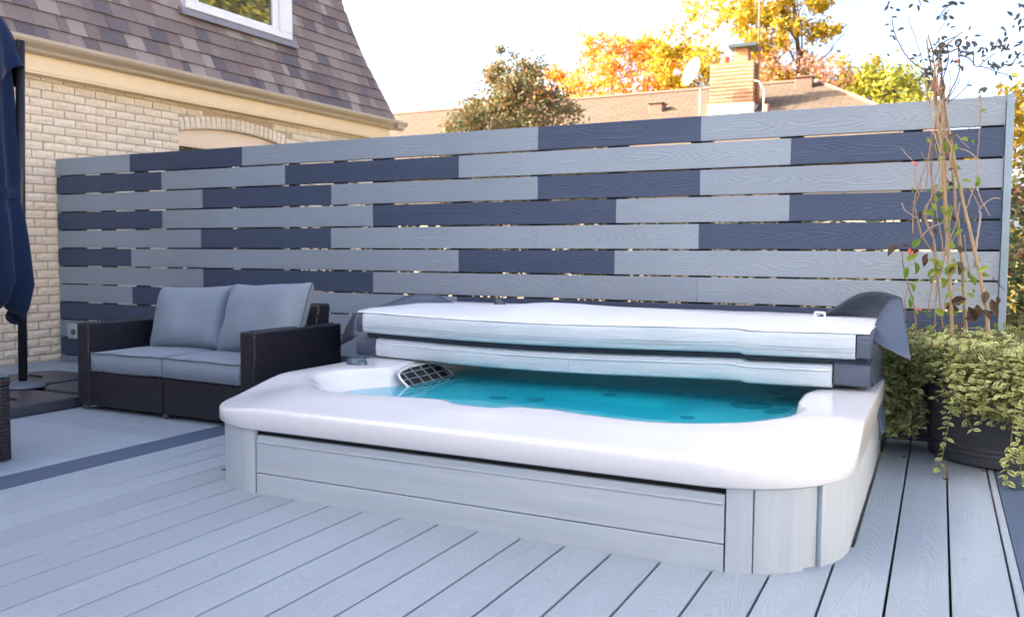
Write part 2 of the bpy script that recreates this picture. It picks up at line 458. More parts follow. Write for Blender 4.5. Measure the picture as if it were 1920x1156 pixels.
def M_farroof():
    t = NT('far_shingle'); uv = t.uv()
    br = t.n('ShaderNodeTexBrick'); t.l(uv, br.inputs['Vector'])
    br.inputs['Scale'].default_value = 1.0; br.inputs['Brick Width'].default_value = 0.32; br.inputs['Row Height'].default_value = 0.14; br.inputs['Mortar Size'].default_value = 0.012
    br.inputs['Color1'].default_value = (0.15,0.112,0.075,1); br.inputs['Color2'].default_value = (0.115,0.087,0.06,1); br.inputs['Mortar'].default_value = (0.05,0.036,0.03,1)
    c = t.mix(t.math('MULTIPLY', t.noise(t.pos(), 4, 4), 0.4), br.outputs['Color'], (0.16,0.115,0.088))
    return t.done(t.bsdf(c, 0.9, 0.15, 0, t.bump(br.outputs['Fac'], -0.6, 0.01)))
m_farroof = M_farroof()
def M_redbrick():
    t = NT('chimney_brick'); pos = t.pos(); rnd = t.rnd()
    c = t.ramp(rnd, [(0,(0.33,0.135,0.06)), (0.5,(0.40,0.18,0.08)), (0.8,(0.46,0.25,0.13)), (1,(0.26,0.10,0.05))])
    c = t.mix(t.math('MULTIPLY', t.noise(pos, 20, 4), 0.4), c, (0.44,0.25,0.13))
    return t.done(t.bsdf(c, 0.9, 0.15, 0, t.bump(t.noise(pos, 70, 3), 0.5, 0.006)))
m_redbrick = M_redbrick()
m_chim_mortar = M_plain('chimney_mortar', (0.55,0.46,0.34), 0.95)
m_flash = M_plain('flashing_pale', (0.60,0.55,0.47), 0.5)
m_flue = M_plain('flue_clay', (0.34,0.11,0.06), 0.8)
m_cap = M_plain('chimney_cap_slate', (0.05,0.075,0.075), 0.5)
m_dish = M_plain('dish_pale', (0.72,0.72,0.70), 0.4, var=0.03)
m_vent = M_plain('vent_brown', (0.20,0.11,0.075), 0.6)
m_rust = M_plain('mast_rust', (0.36,0.17,0.08), 0.5, metal=0.2)
def M_ground():
    t = NT('garden_ground'); p = t.pos()
    c = t.ramp(t.noise(p, 1.4, 6, 0.65), [(0.3,(0.09,0.10,0.035)), (0.5,(0.16,0.145,0.055)), (0.62,(0.30,0.20,0.06)), (0.75,(0.22,0.14,0.06))])
    return t.done(t.bsdf(c, 0.95, 0.1, 0, t.bump(t.noise(p, 12, 5), 0.8, 0.05)))
m_ground = M_ground()
m_tan = M_plain('panel_tan', (0.80,0.64,0.47), 0.6, var=0.05)

# ================================================================== SETTING
g = MB(); g.quad((-900,-900,-0.55), (900,-900,-0.55), (900,1500,-0.55), (-900,1500,-0.55))
tag(g.build('ground', m_ground), kind='structure')

X0, PD = -3.045, 0.155
GAP = 0.0072
deck = struct_empty('deck')
def board(x0, x1, y0, y1, mat, ztop=0.0, extra=None, along='y'):
    """one deck board, its top at ztop, slightly rounded edges"""
    th, ch = 0.025, 0.0025
    b = MB()
    def slab(x0, x1, y0, y1):
        if along == 'y':
            n = len(b.v)
            prof = [(x0,ztop-th),(x1,ztop-th),(x1,ztop-ch),(x1-ch,ztop),(x0+ch,ztop),(x0,ztop-ch)]
            b.loft([[(x,y0,z) for x,z in prof],[(x,y1,z) for x,z in prof]], cap0=True, cap1=True)
        else:
            prof = [(y0,ztop-th),(y1,ztop-th),(y1,ztop-ch),(y1-ch,ztop),(y0+ch,ztop),(y0,ztop-ch)]
            b.loft([[(x1,y,z) for y,z in prof],[(x0,y,z) for y,z in prof]], cap0=True, cap1=True)
    slab(x0, x1, y0, y1)
    if extra: slab(*extra)
    cx, cy = (x0+x1)/2, (y0+y1)/2
    fn = (lambda c, n: (c.y, c.x-cx)) if along == 'y' else (lambda c, n: (c.x, c.y-cy))
    return b.build('deck_board', mat, deck, uvfun=fn)
YN, YB = -2.5, 4.70
for k in range(-1, 21):
    a, b_ = X0 + k*PD + GAP/2, X0 + (k+1)*PD - GAP/2
    if k == -1: a = -3.203
    if b_ < -2.735 + 0.01 or a > -0.11: board(a, b_, YN, YB, m_deck)
    elif k == 2: board(a, b_, YN, 2.66, m_deck, extra=(a, -2.70, 2.66, YB))
    elif a > -0.27: board(a, b_, YN, 2.86, m_deck, extra=(-0.213, b_, 2.86, YB))
    else: board(a, b_, YN, 2.70, m_deck)
board(-3.392, -3.207, YN, YB, m_deck_dark)                                # border board left of the main field
board(X0+21*PD+GAP/2, 0.2355, YN, YB, m_deck)                              # narrow rip board
xb_ = 0.2385
for wd, mt in ((0.31, m_deck_dark), *[(0.148, m_deck)]*7):
    board(xb_, xb_+wd, YN, YB, mt); xb_ += wd+GAP
board(xb_, xb_+0.02, YN, YB, m_deck_dark)                                  # border at the right edge
y = YN; 
while y < 4.72:
    board(-6.70, -3.396, y, min(y+0.150, 4.76), m_deck, along='x'); y += 0.1525
j = MB()
for yy in (-2, -1, 0, 1, 2, 2.38): j.box(-6.7, 0.5, yy-0.02, yy+0.02, -0.20, -0.03)
j.box(-6.7, 1.6, YN, 4.75, -0.215, -0.205)  # dark sheet added below the boards to keep their gaps dark
tag(j.build('joist_dark_sheet', m_stud, deck), kind='stuff')

# ================================================================== PRIVACY FENCE
FY, FXL, FXR, FZT, FP = 4.8445, -6.715, 0.262, 1.6978, 0.15104
fence = thing('privacy_fence', 'tall privacy fence of light and dark grey horizontal boards behind the hot tub', 'fence', (-3.2, FY, 0))
rows = [
 [(-5.828,'L'),(-4.64,'D'),(-2.234,'L'),(-1.228,'D'),(9,'L')],
 [(-5.475,'D'),(-4.234,'L'),(-2.795,'D'),(-0.737,'L'),(9,'D')],
 [(-5.043,'L'),(-3.822,'D'),(-2.234,'L'),(-1.228,'D'),(9,'L')],
 [(-5.475,'D'),(-3.469,'L'),(-1.724,'D'),(-0.737,'L'),(9,'D')],
 [(-5.065,'L'),(-3.827,'D'),(-2.241,'L'),(-1.228,'L'),(9,'D')],
 [(-5.835,'D'),(-4.259,'L'),(-2.795,'L'),(-1.73,'D'),(9,'L')],
 [(-5.049,'L'),(-3.469,'D'),(-1.231,'L'),(9,'L')],
 [(-5.828,'L'),(-4.64,'D'),(-2.807,'L'),(-0.74,'D'),(9,'D')],
 [(-5.05,'D'),(-2.24,'L'),(9,'D')],
 [(-5.48,'L'),(-3.2,'L'),(9,'D')],
 [(-5.05,'D'),(-2.24,'D'),(9,'L')],
 [(-5.83,'L'),(-2.8,'L'),(9,'D')],
]
rnd = random.Random(3)
for i, segs in enumerate(rows):
    z1 = FZT - i*FP; z0 = z1 - FP + 0.0105
    xa = FXL
    for xe, c in segs:
        xb = min(xe, FXR)
        dy = rnd.uniform(-0.0012, 0.0012)
        m = MB(); a, b_ = xa+0.0008, xb-0.0008; ch = 0.002
        prof = [(FY+dy,z0+ch),(FY+dy+ch,z0),(FY+dy+0.024,z0),(FY+dy+0.024,z1),(FY+dy+ch,z1),(FY+dy,z1-ch)]
        m.loft([[(a,yy,zz) for yy,zz in prof],[(b_,yy,zz) for yy,zz in prof]], cap0=True, cap1=True)
        shift(m, (-3.2, FY, 0))
        zc = (z0+z1)/2
        m.build('slat', m_fence_l if c == 'L' else m_fence_d, fence, uvfun=lambda co, n, zc=zc: (co.x, co.z-zc))
        xa = xe
for x0, x1 in ((-6.70,-6.45),(-6.21,-6.09),(-5.81,-5.70),(-5.46,-5.34),(-5.25,-4.81),(-4.69,-4.32),(-4.22,-4.16),(-3.82,-3.73),(-3.49,-3.34),(-2.86,-2.74),(-2.30,-2.17),(-1.79,-1.67),(-1.29,-1.17),(-0.80,-0.68),(-0.19,-0.10),(0.16,0.26)):  # the two widest are added to stand in for background darkness behind the gaps
    m = MB(); m.box(x0, x1, FY+0.0265, FY+0.075, -0.5, FZT-0.012); shift(m, (-3.2, FY, 0))
    m.build('stud', m_stud, fence)
m = MB(); m.box(FXR+0.003, FXR+0.036, FY-0.012, FY+0.10, -0.5, FZT+0.006); shift(m, (-3.2, FY, 0))
m.build('end_post', m_post, fence, bevel=0.003)

# pale weatherproof fitting on the fence beside the sofa
ob = thing('outlet_box', 'small pale grey bubble cover of an outlet on the fence beside the sofa arm', 'outlet', (-6.51, FY-0.002, 0.25))
m = MB(); m.box(-0.06, 0.06, -0.05, -0.001, -0.065, 0.065); m.build('cover', M_plain('outlet_pale', (0.38,0.41,0.44), 0.3), ob, bevel=0.018, seg=3)
m = MB(); m.lathe([(0.0,0.012),(0.022,0.012),(0.025,0.0)], n=16); o = m.build('knob', m_foot, ob, smooth=True); o.location = (0.03,-0.05,0); o.rotation_euler = (R(90),0,0)

# ================================================================== BRICK HOUSE (left)
HX = -6.725
house = thing('brick_house', 'cream brick house with shingled mansard roof and cream gutter at the left', 'house', (HX, 4.8, 0))
house.rotation_euler = (0.012, 0, 0)                                       # the eave climbs very slightly towards the far corner
HO = (HX, 4.8, 0)
H_Y0, H_Y1 = -9.0, 9.42
wall = MB(); wall.box(HX-0.25, HX-0.012, H_Y0, 6.20, -0.6, 2.50); wall.box(HX-0.25, HX-0.012, 7.74, H_Y1, -0.6, 2.50)
# wall above and below the arched window
def arch_z(y, top=2.172, sag=0.078, c=6.97, hw=0.77): return top - sag*((y-c)/hw)**2
ys = [6.20 + (7.74-6.20)*i/24 for i in range(25)]
for a, b_ in zip(ys[:-1], ys[1:]):
    za = (arch_z(a)+arch_z(b_))/2
    wall.box(HX-0.25, HX-0.012, a, b_, za, 2.50)
wall.box(HX-0.25, HX-0.012, 6.20, 7.74, -0.6, 0.75)
shift(wall, HO)
wall_o = wall.build('wall', m_mortar, house)
# house body behind (gives the shade of the whole building)
body = MB(); body.box(HX-9.0, HX-0.26, H_Y0, H_Y1-0.1, -0.6, 2.50); shift(body, HO); body.build('inner_body', m_mortar, house)
# unseen wing added behind the viewer, sized to dim the faces turned this way
wing = MB(); wing.box(HX-0.2, 5.5, -9.0, -4.8, -0.6, 2.45); wing.box(HX-0.2, 5.8, -9.0, -4.5, 2.46, 2.58)
shift(wing, HO); wing.build('unseen_wing', M_plain('wing_cream', (0.66,0.60,0.52), 0.8), house)
# brick meshes: split-faced, a few variants
def brick_mesh(seed, w=0.196, h=0.0605, d=0.03):
    rr = random.Random(seed); b = MB()
    nu, nv = 5, 2
    g2 = []
    for i in range(nu+1):
        col = []
        for k in range(nv+1):
            edge = i in (0, nu) or k in (0, nv)
            x = d - (0.006 + rr.uniform(0, 0.004) if edge else rr.uniform(-0.004, 0.004))
            yy = -w/2 + w*i/nu + (0 if i in (0, nu) else rr.uniform(-0.01, 0.01)); zz = -h/2 + h*k/nv
            col.append(len(b.v)); b.v.append((x, yy, zz))
        g2.append(col)
    for i in range(nu):
        for k in range(nv):
            b.f.append((g2[i][k], g2[i+1][k], g2[i+1][k+1], g2[i][k+1])); b.m.append(0)
    for A, B in (((0,0),(nu,0)), ((nu,0),(nu,nv)), ((nu,nv),(0,nv)), ((0,nv),(0,0))):
        p, q = b.v[g2[A[0]][A[1]]], b.v[g2[B[0]][B[1]]]
        b.quad((-0.005,p[1],p[2]), (-0.005,q[1],q[2]), q, p)
    return b
brick_v = [brick_mesh(s) for s in range(7)]
brick_me = [b.mesh('brick', m_brick) for b in brick_v]
half_v = [brick_mesh(s, w=0.093) for s in range(20, 23)]
half_me = [b.mesh('half_brick', m_brick) for b in half_v]
CZ, CP, BW = 0.0711, 0.0711, 0.206
rb = random.Random(11)
spots = []
ncourse = int(2.46/CP)
for c in range(ncourse):
    z = 0.02 + c*CP
    off = 0.5*BW if c % 2 else 0.0
    y = 2.6 + off
    while y < H_Y1 - 0.02:
        y0, y1 = y, y + BW - 0.010
        y += BW
        # opening with its soldier arch above
        if y1 > 6.205 and y0 < 7.735:
            top = arch_z(min(max((y0+y1)/2, 6.2), 7.74)) + 0.128
            if z - 0.03 < top and z > 0.75:
                # trim against the straight jambs
                if y0 < 6.16: spots.append((z, y0, 6.198)); 
                if y1 > 7.78 and z < 2.10: spots.append((z, 7.742, y1))
                continue
        spots.append((z, y0, min(y1, H_Y1)))
vis, hid = [], []
for z, y0, y1 in spots:
    P = Vector((HX, (y0+y1)/2, z + 0.012*((y0+y1)/2-4.8)))
    px, py = proj(P)
    seen = -30 < px < 800 and -20 < py < 745
    if seen and P.y > FY:                                                    # behind the fence: does the line of sight clear its top?
        t = FY/P.y; zf = CAM_H + (P.z-CAM_H)*t
        seen = zf > FZT - 0.03
    (vis if seen else hid).append((z, y0, y1))
vis.sort(key=lambda s: -((s[2]-s[1]))/(s[1]+2))
hid += vis[300:]; vis = vis[:300]
def brick_M(z, y0, y1, w):
    return Matrix.Translation((0.0-0.022, (y0+y1)/2-4.8, z)) @ Matrix.Rotation(rb.uniform(-0.006,0.006),4,'X') @ Matrix.Diagonal((1,(y1-y0)/w,1,1)) @ Matrix.Translation((rb.uniform(-0.002,0.002),0,0))
for z, y0, y1 in vis:
    if y1-y0 < 0.015: continue
    w, mes = (0.196, brick_me) if y1-y0 > 0.14 else (0.093, half_me)
    link('brick', rb.choice(mes), wall_o, M=brick_M(z, y0, y1, w))
hb = MB()
for z, y0, y1 in hid:
    if y1-y0 < 0.015: continue
    w, vs = (0.196, brick_v) if y1-y0 > 0.14 else (0.093, half_v)
    b = rb.choice(vs); n = len(hb.v); Mx = brick_M(z, y0, y1, w)
    hb.v += [tuple(Mx @ Vector(p)) for p in b.v]; hb.f += [tuple(n+i for i in f) for f in b.f]; hb.m += b.m
tag(hb.build('brick_field', m_brick, wall_o), kind='stuff')
# soldier arch over the window
sold = brick_mesh(40, w=0.118, h=0.058).mesh('soldier_brick', m_brick)
yy = 6.235
while yy < 7.72:
    slope = math.atan(-2*0.078*(yy-6.97)/0.77**2)
    Mx = Matrix.Translation((-0.022, yy-4.8, arch_z(yy)+0.066)) @ Matrix.Rotation(R(90)+slope*0.9, 4, 'X')
    link('soldier_brick', sold, wall_o, M=Mx); yy += 0.0695
# arched window behind the fence
aw = MB()
prof = [(y_, arch_z(y_)-0.002) for y_ in ys]
aw.loft([[(HX-0.055, y_, z_) for y_, z_ in prof], [(HX-0.055, y_, 2.0) for y_, z_ in prof]], closed=False)
shift(aw, HO); awo = aw.build('arch_panel', m_tan, house)
m = MB(); m.box(HX-0.08, HX-0.040, 6.205, 7.735, 1.955, 2.005); m.box(HX-0.08, HX-0.050, 6.205, 7.735, 2.006, 2.016); m.box(HX-0.08, HX-0.045, 6.205, 6.225, 0.76, 1.954); m.box(HX-0.08, HX-0.045, 7.715, 7.735, 0.76, 1.954); m.box(HX-0.08, HX-0.047, 6.95, 6.99, 0.76, 1.954)
shift(m, HO); lw = m.build('arched_window', m_tan, house)
m = MB(); m.box(HX-0.09, HX-0.085, 6.2, 7.74, 0.755, 1.97); shift(m, HO); m.build('pane', m_glass, lw)
# eave: fascia, soffit, gutter
m = MB(); m.box(HX+0.03, HX+0.075, H_Y0, 9.60, 2.375, 2.56); m.box(HX+0.0755, HX+0.155, H_Y0, 9.64, 2.4, 2.555)
shift(m, HO)
m2 = MB(); m2.box(HX-0.02, HX+0.135, H_Y0, 9.62, 2.355, 2.372); shift(m2, HO)
fa = MB(); fa.box(HX+0.10, HX+0.135, H_Y0, 9.62, 2.374, 2.60); shift(fa, HO)
fa.build('fascia', m_cream, house, bevel=0.003)
m2.build('soffit', m_cream, house)
gp = [(0.140,2.505),(0.185,2.505),(0.205,2.515),(0.212,2.535),(0.232,2.548),(0.262,2.565),(0.275,2.585),(0.275,2.612),(0.263,2.614),(0.260,2.60),(0.24,2.575),(0.15,2.545),(0.140,2.60)]
gt = MB(); gt.loft([[(HX+x, H_Y0, z) for x, z in gp], [(HX+x, 9.85, z) for x, z in gp]], cap0=True, cap1=True); shift(gt, HO)
gt.build('gutter', m_gutter, house)
m = MB(); m.box(HX-5, HX+0.262, 9.625, 9.80, 2.52, 2.60); shift(m, HO); m.build('end_gutter', m_gutter, house)
# mansard roof: bell-cast profile (inset d, height z)
RP = [(-0.03,2.585),(0.0,2.66),(0.07,2.86),(0.12,2.99),(0.175,3.14),(0.228,3.28),(0.315,3.54),(0.375,3.74),(0.445,4.03),(0.52,4.36),(0.62,4.85),(0.72,5.4),(0.82,6.0),(0.88,6.45),(0.96,7.3)]
RXB, RYB = HX+0.20, 9.587
arc = [0.0]
for (d0,z0),(d1,z1) in zip(RP[:-1], RP[1:]): arc.append(arc[-1]+math.hypot(d1-d0, z1-z0))
def rprof(s):
    for i in range(len(RP)-1):
        if s <= arc[i+1] or i == len(RP)-2:
            t = (s-arc[i])/(arc[i+1]-arc[i]); return (RP[i][0]+t*(RP[i+1][0]-RP[i][0]), RP[i][1]+t*(RP[i+1][1]-RP[i][1]))
roof = MB()
roof.loft([[(RXB-d-0.012, H_Y0, z), (RXB-d-0.012, RYB-d-0.012, z), (HX-9, RYB-d-0.012, z)] for d, z in RP], closed=False)
dt, zt_ = RP[-1]
roof.quad((RXB-dt-0.012,H_Y0,zt_), (RXB-dt-0.012,RYB-dt-0.012,zt_), (HX-9,RYB-dt-0.012,zt_), (HX-9,H_Y0,zt_))
roof.quad((HX-9,H_Y0,2.5), (HX+0.1,H_Y0,2.5), (HX-0.7,H_Y0,zt_), (HX-9,H_Y0,zt_))
shift(roof, HO); roof_o = roof.build('roof', m_under, house)
sh_b = MB(); sh_b.box(-0.006, 0.006, -0.5, 0.5, 0.0, 1.0)
sh_b.v = [(x + (0.017 if z == 0 else -0.004), y, z) for x, y, z in sh_b.v]
sh_me = sh_b.mesh('shingle', m_shingle)
EXPO = 0.143
rs = random.Random(5)
sh_v, sh_h = [], []
course, s = 0, 0.0
WY0, WY1, WZ0 = 6.30, 7.86, 3.30                                            # the window in the roof
while s < arc[-1]-0.1:
    d0, z0 = rprof(s); d1, z1 = rprof(s+EXPO+0.02)
    y = H_Y0 if s > 2.2 else 2.2 + rs.uniform(-0.2, 0)
    while y < RYB-d0-0.02:
        w = rs.choice((0.09,0.11,0.13,0.15,0.17,0.2,0.23,0.27)) * (1 if s < 2.2 else 3)
        y1 = min(y+w, RYB-d0-0.005)
        inwin = (y1 > WY0-0.02 and y < WY1+0.02 and z0 > WZ0-0.015 and z0 < 4.75)
        if inwin:
            if y < WY0-0.05: y1 = WY0-0.02; inwin = False
            elif y1 > WY1+0.06: y_ = WY1+0.02; inwin = False; y, keep = y_, y1
        if not inwin and y1-y > 0.02:
            ang = math.atan2(d1-d0, z1-z0)
            rz = rs.uniform(0.0, 0.004)
            Mx = Matrix.Translation((RXB-d0-HX+rz, (y+y1)/2-4.8, z0)) @ Matrix.Rotation(-ang, 4, 'Y') @ Matrix.Diagonal((1, y1-y-0.0025, EXPO+0.02, 1))
            P = Vector((RXB-d0, (y+y1)/2, z0+0.07)); px, py = proj(P)
            (sh_v if -40 < px < 760 and -30 < py < 240 else sh_h).append(((y1-y)*EXPO/max(1.0,P.length)**2, Mx))
        y = y1
    s += EXPO; course += 1
sh_v.sort(key=lambda q: -q[0])
sh_h += sh_v[300:]; sh_v = sh_v[:300]
for _, Mx in sh_v: link('shingle', sh_me, roof_o, M=Mx)
hm = {}
for q, (_, Mx) in enumerate(sh_h):                                           # several lots, so that their tones differ
    hm.setdefault(q % 8, []).append(Mx)
m_sh_stuff = m_shingle.copy(); m_sh_stuff.name = 'roof_shingle_mauve_field'
for nd in m_sh_stuff.node_tree.nodes:
    if nd.type == 'OBJECT_INFO':
        ge = m_sh_stuff.node_tree.nodes.new('ShaderNodeNewGeometry')
        for l in list(nd.outputs['Random'].links): m_sh_stuff.node_tree.links.new(ge.outputs['Random Per Island'], l.to_socket)
hs = MB()
for q in hm.values():
    for Mx in q:
        n = len(hs.v); hs.v += [tuple(Mx @ Vector(p)) for p in sh_b.v]; hs.f += [tuple(n+i for i in f) for f in sh_b.f]; hs.m += sh_b.m
tag(hs.build('shingle_field', m_sh_stuff, roof_o), kind='stuff')
# hip cap shingles
s = 0.02
while s < 2.4:
    d0, z0 = rprof(s); d1, z1 = rprof(s+0.16)
    hc = MB(); e = 0.012
    a0, a1 = Vector((RXB-d0+e, RYB-d0+e, z0)), Vector((RXB-d1+e*0.4, RYB-d1+e*0.4, z1))
    up = (a1-a0)
    for dx, dy in ((0,-0.085), (-0.085,0)):
        o1, o2 = Vector((dx,dy,0)), Vector((dx,dy,0))
        hc.quad(a0, a0+o1, a1+o2, a1)
        hc.quad(a0, a1, a1+o2-Vector((0.01,0.01,0)), a0+o1-Vector((0.01,0.01,0)))
    shift(hc, HO); hc.build('hip_shingle', m_shingle, roof_o); s += 0.148
# roof window
wx = HX - 0.005
m = MB()
m.box(wx-0.9, wx+0.03, WY0, WY1, WZ0, WZ0+0.075)
m.box(wx-0.9, wx+0.03, WY0, WY0+0.155, WZ0+0.0755, 4.70)
m.box(wx-0.9, wx+0.03, WY1-0.20, WY1, WZ0+0.0755, 4.70)
m.box(wx-0.9, wx+0.03, WY0, WY1, 4.7005, 4.82)
shift(m, HO); wf = m.build('window', m_white, house, bevel=0.006)
m = MB(); m.box(wx-0.02, wx+0.008, WY0+0.158, WY0+0.19, WZ0+0.08, 4.69); m.box(wx-0.02, wx+0.008, WY1-0.30, WY1-0.203, WZ0+0.08, 4.69); m.box(wx-0.02, wx+0.006, WY0+0.192, WY1-0.302, WZ0+0.08, WZ0+0.10)
shift(m, HO); m.build('sash', m_white, wf, bevel=0.004)
m = MB(); m.box(wx-0.04, wx-0.015, WY0+0.15, WY1-0.20, WZ0+0.075, 4.70); shift(m, HO); m.build('pane', m_glass, wf)
m = MB(); m.loft([[(wx-0.10,y_,WZ0-0.004),(wx+0.022,y_,WZ0-0.006),(wx+0.075,y_,WZ0-0.085),(wx+0.060,y_,WZ0-0.088),(wx-0.10,y_,WZ0-0.03)] for y_ in (WY0-0.07, WY1+0.07)], cap0=True, cap1=True); shift(m, HO); m.build('sill', M_plain('sill_flashing', (0.25,0.235,0.25), 0.9, var=0.25, nscale=14, bump=0.4, bscale=200), wf)

# ================================================================== HOT TUB
TC = Vector((-1.45, 3.55))
NA = 180
OX0, OX1, OY0, OY1, ORR = -2.705, -0.208, 2.440, 4.66, 0.40
def rrect_ray(th, x0, x1, y0, y1, r):
    """distance from TC to a rounded rectangle in direction th"""
    dx, dy = math.cos(th), math.sin(th)
    lo, hi = 0.0, 4.0
    def inside(t):
        x, y = TC.x+dx*t, TC.y+dy*t
        qx = max(x0+r-x, x-(x1-r), 0); qy = max(y0+r-y, y-(y1-r), 0)
        if x < x0 or x > x1 or y < y0 or y > y1: return False
        return qx*qx+qy*qy <= r*r
    for _ in range(40):
        md = (lo+hi)/2
        if inside(md): lo = md
        else: hi = md
    return lo
ANG = [2*PI*i/NA for i in range(NA)]
def ring_from_pts(pts, smooth=2):
    pol = sorted((math.atan2(y-TC.y, x-TC.x) % (2*PI), math.hypot(x-TC.x, y-TC.y)) for x, y in pts)
    out = []
    for a in ANG:
        for i in range(len(pol)):
            a0, r0 = pol[i-1]; a1, r1 = pol[i]
            if i == 0: a0 -= 2*PI
            if a0 <= a <= a1: break
        else:
            a0, r0 = pol[-1]; a1, r1 = pol[0][0]+2*PI, pol[0][1]
        t = (a-a0)/(a1-a0) if a1 > a0 else 0
        # straight line between the two points in plan, met by the ray
        p0 = (r0*math.cos(a0), r0*math.sin(a0)); p1 = (r1*math.cos(a1), r1*math.sin(a1))
        dx, dy = math.cos(a), math.sin(a); ex, ey = p1[0]-p0[0], p1[1]-p0[1]
        den = dx*ey-dy*ex
        out.append((p0[0]*ey-p0[1]*ex)/den if abs(den) > 1e-6 else r0+t*(r1-r0))
    for _ in range(smooth):
        out = [(out[i-1]+2*out[i]+out[(i+1) % NA])/4 for i in range(NA)]
    return out
def ringO(inset): return [rrect_ray(a, OX0+inset, OX1-inset, OY0+inset, OY1-inset, max(0.05, ORR-inset)) for a in ANG]
I_pts = [(-2.40,2.93),(-2.31,2.80),(-2.16,2.735),(-1.97,2.75),(-1.72,2.80),(-1.66,2.79),(-1.59,2.73),(-1.42,2.73),(-1.37,2.79),(-1.22,2.805),(-1.12,2.77),(-0.88,2.735),(-0.71,2.79),(-0.56,2.89),(-0.45,3.06),(-0.415,3.25),(-0.465,3.40),(-0.47,3.62),(-0.42,3.86),(-0.40,4.15),(-0.55,4.38),(-1.0,4.44),(-1.45,4.45),(-2.0,4.44),(-2.3,4.40),(-2.44,4.2),(-2.43,3.95),(-2.43,3.70),(-2.385,3.54),(-2.39,3.44),(-2.45,3.37),(-2.545,3.28),(-2.55,3.12),(-2.50,3.0)]
W_pts = [(-2.28,2.98),(-2.16,2.86),(-2.05,2.82),(-1.97,2.82),(-1.70,2.86),(-1.5,2.80),(-1.22,2.86),(-1.12,2.82),(-0.88,2.785),(-0.71,2.84),(-0.60,2.93),(-0.49,3.09),(-0.46,3.26),(-0.50,3.42),(-0.51,3.62),(-0.47,3.84),(-0.45,4.12),(-0.6,4.34),(-1.0,4.39),(-1.45,4.40),(-2.0,4.39),(-2.2,4.33),(-2.31,4.17),(-2.31,3.95),(-2.31,3.70),(-2.32,3.54),(-2.345,3.43),(-2.40,3.33),(-2.44,3.22),(-2.43,3.10)]
rI = ring_from_pts(I_pts, 1); rW = ring_from_pts(W_pts, 2)
rO = ringO(0)
def ring3(rad, zf):
    out = []
    for a, r in zip(ANG, rad):
        x, y = TC.x+r*math.cos(a), TC.y+r*math.sin(a)
        out.append((x, y, zf(x, y) if callable(zf) else zf))
    return out
def shoulder(x, y):
    side = max(sstep(-2.25, -2.6, x), sstep(-0.62, -0.30, x))
    k = sstep(2.70, 3.10, y)
    return side*(k - 0.75*(1-k))
mixr = lambda A, B, t: [a+(b-a)*t for a, b in zip(A, B)]
tub = thing('hot_tub', 'white rimmed square hot tub with pale grey cabinet sunk into the deck', 'hot tub', (-1.45, 3.55, 0))
TO = (-1.45, 3.55, 0)
sh = MB()
ZB = 0.245
rings = [
 ring3(ringO(0.07), ZB+0.006), ring3(ringO(0.012), ZB), ring3(rO, ZB+0.008),
 ring3(ringO(-0.001), lambda x,y: 0.308+0.035*shoulder(x,y)), ring3(ringO(-0.001), lambda x,y: 0.319+0.036*shoulder(x,y)), ring3(ringO(0.003), lambda x,y: 0.3255+0.037*shoulder(x,y)), ring3(ringO(0.010), lambda x,y: 0.3285+0.036*shoulder(x,y)),
 ring3(ringO(0.024), lambda x,y: 0.3305+0.035*shoulder(x,y)), ring3(ringO(0.06), lambda x,y: 0.3335+0.033*shoulder(x,y)),
 ring3(mixr(ringO(0.06), rI, 0.6), lambda x,y: 0.350+0.018*max(-0.3, shoulder(x,y))), ring3(mixr(rO, rI, 0.94), 0.362), ring3(rI, 0.3605), ring3(mixr(rI, rW, 0.12), 0.352), ring3(mixr(rI, rW, 0.26), 0.332), ring3(mixr(rI, rW, 0.42), 0.306), ring3(mixr(rI, rW, 0.65), 0.286), ring3(rW, 0.262), ring3(mixr(rW,[0]*NA,0.05), 0.21), ring3(mixr(rW,[0]*NA,0.13), 0.15), ring3(mixr(rW,[0]*NA,0.18), 0.13),
 ring3(mixr(rW,[0]*NA,0.42), 0.115), ring3(mixr(rW,[0]*NA,0.50), 0.09), ring3(mixr(rW,[0]*NA,0.62), -0.06), ring3(mixr(rW,[0]*NA,0.68), -0.08), ring3(mixr(rW,[0]*NA,0.8), -0.085)]
sh.loft(rings, cap1=True); shift(sh, TO)
sh.build('shell', m_shell, tub, smooth=True)
# water: a closed body whose sides lie inside the shell wall
wt = MB()
wr = [a*1.012+0.012 for a in rW]
wt.loft([ring3(wr, -0.53), ring3(wr, 0.275)], cap0=True, cap1=True); shift(wt, TO)
wt.build('water', m_water, tub)
# cabinet
def cab_ring(inset, z): return ring3([rrect_ray(a, OX0+0.028+inset, OX1-0.018-inset, 2.458+inset, OY1-0.03-inset, 0.38) for a in ANG], z)
m = MB(); m.loft([cab_ring(0.035,-0.55), cab_ring(0.035,0.2502)]); shift(m, TO); m.build('skirt_recess', m_black, tub, smooth=True)
def panel(name, mat, x0, x1, y0, y1, z0, z1, bev=0.004):
    m = MB(); m.box(x0, x1, y0, y1, z0, z1); shift(m, TO); return m.build(name, mat, tub, bevel=bev)
# front panel: lower strip, main board, ridge, upper lip
panel('front_panel', m_cab_h, -2.305, -0.535, 2.461, 2.486, 0.0805, 0.194, 0.003)
panel('front_panel', m_cab_h, -2.305, -0.535, 2.461, 2.486, -0.05, 0.0775, 0.003)
m = MB(); pr_ = [(2.461,0.1945),(2.4585,0.196),(2.458,0.200),(2.4625,0.2035),(2.4675,0.205),(2.469,0.223),(2.486,0.223),(2.486,0.1945)]
m.loft([[(-2.305,a,b) for a,b in pr_],[(-0.535,a,b) for a,b in pr_]], cap0=True, cap1=True); shift(m, TO); m.build('panel_ridge', m_cab_h, tub)
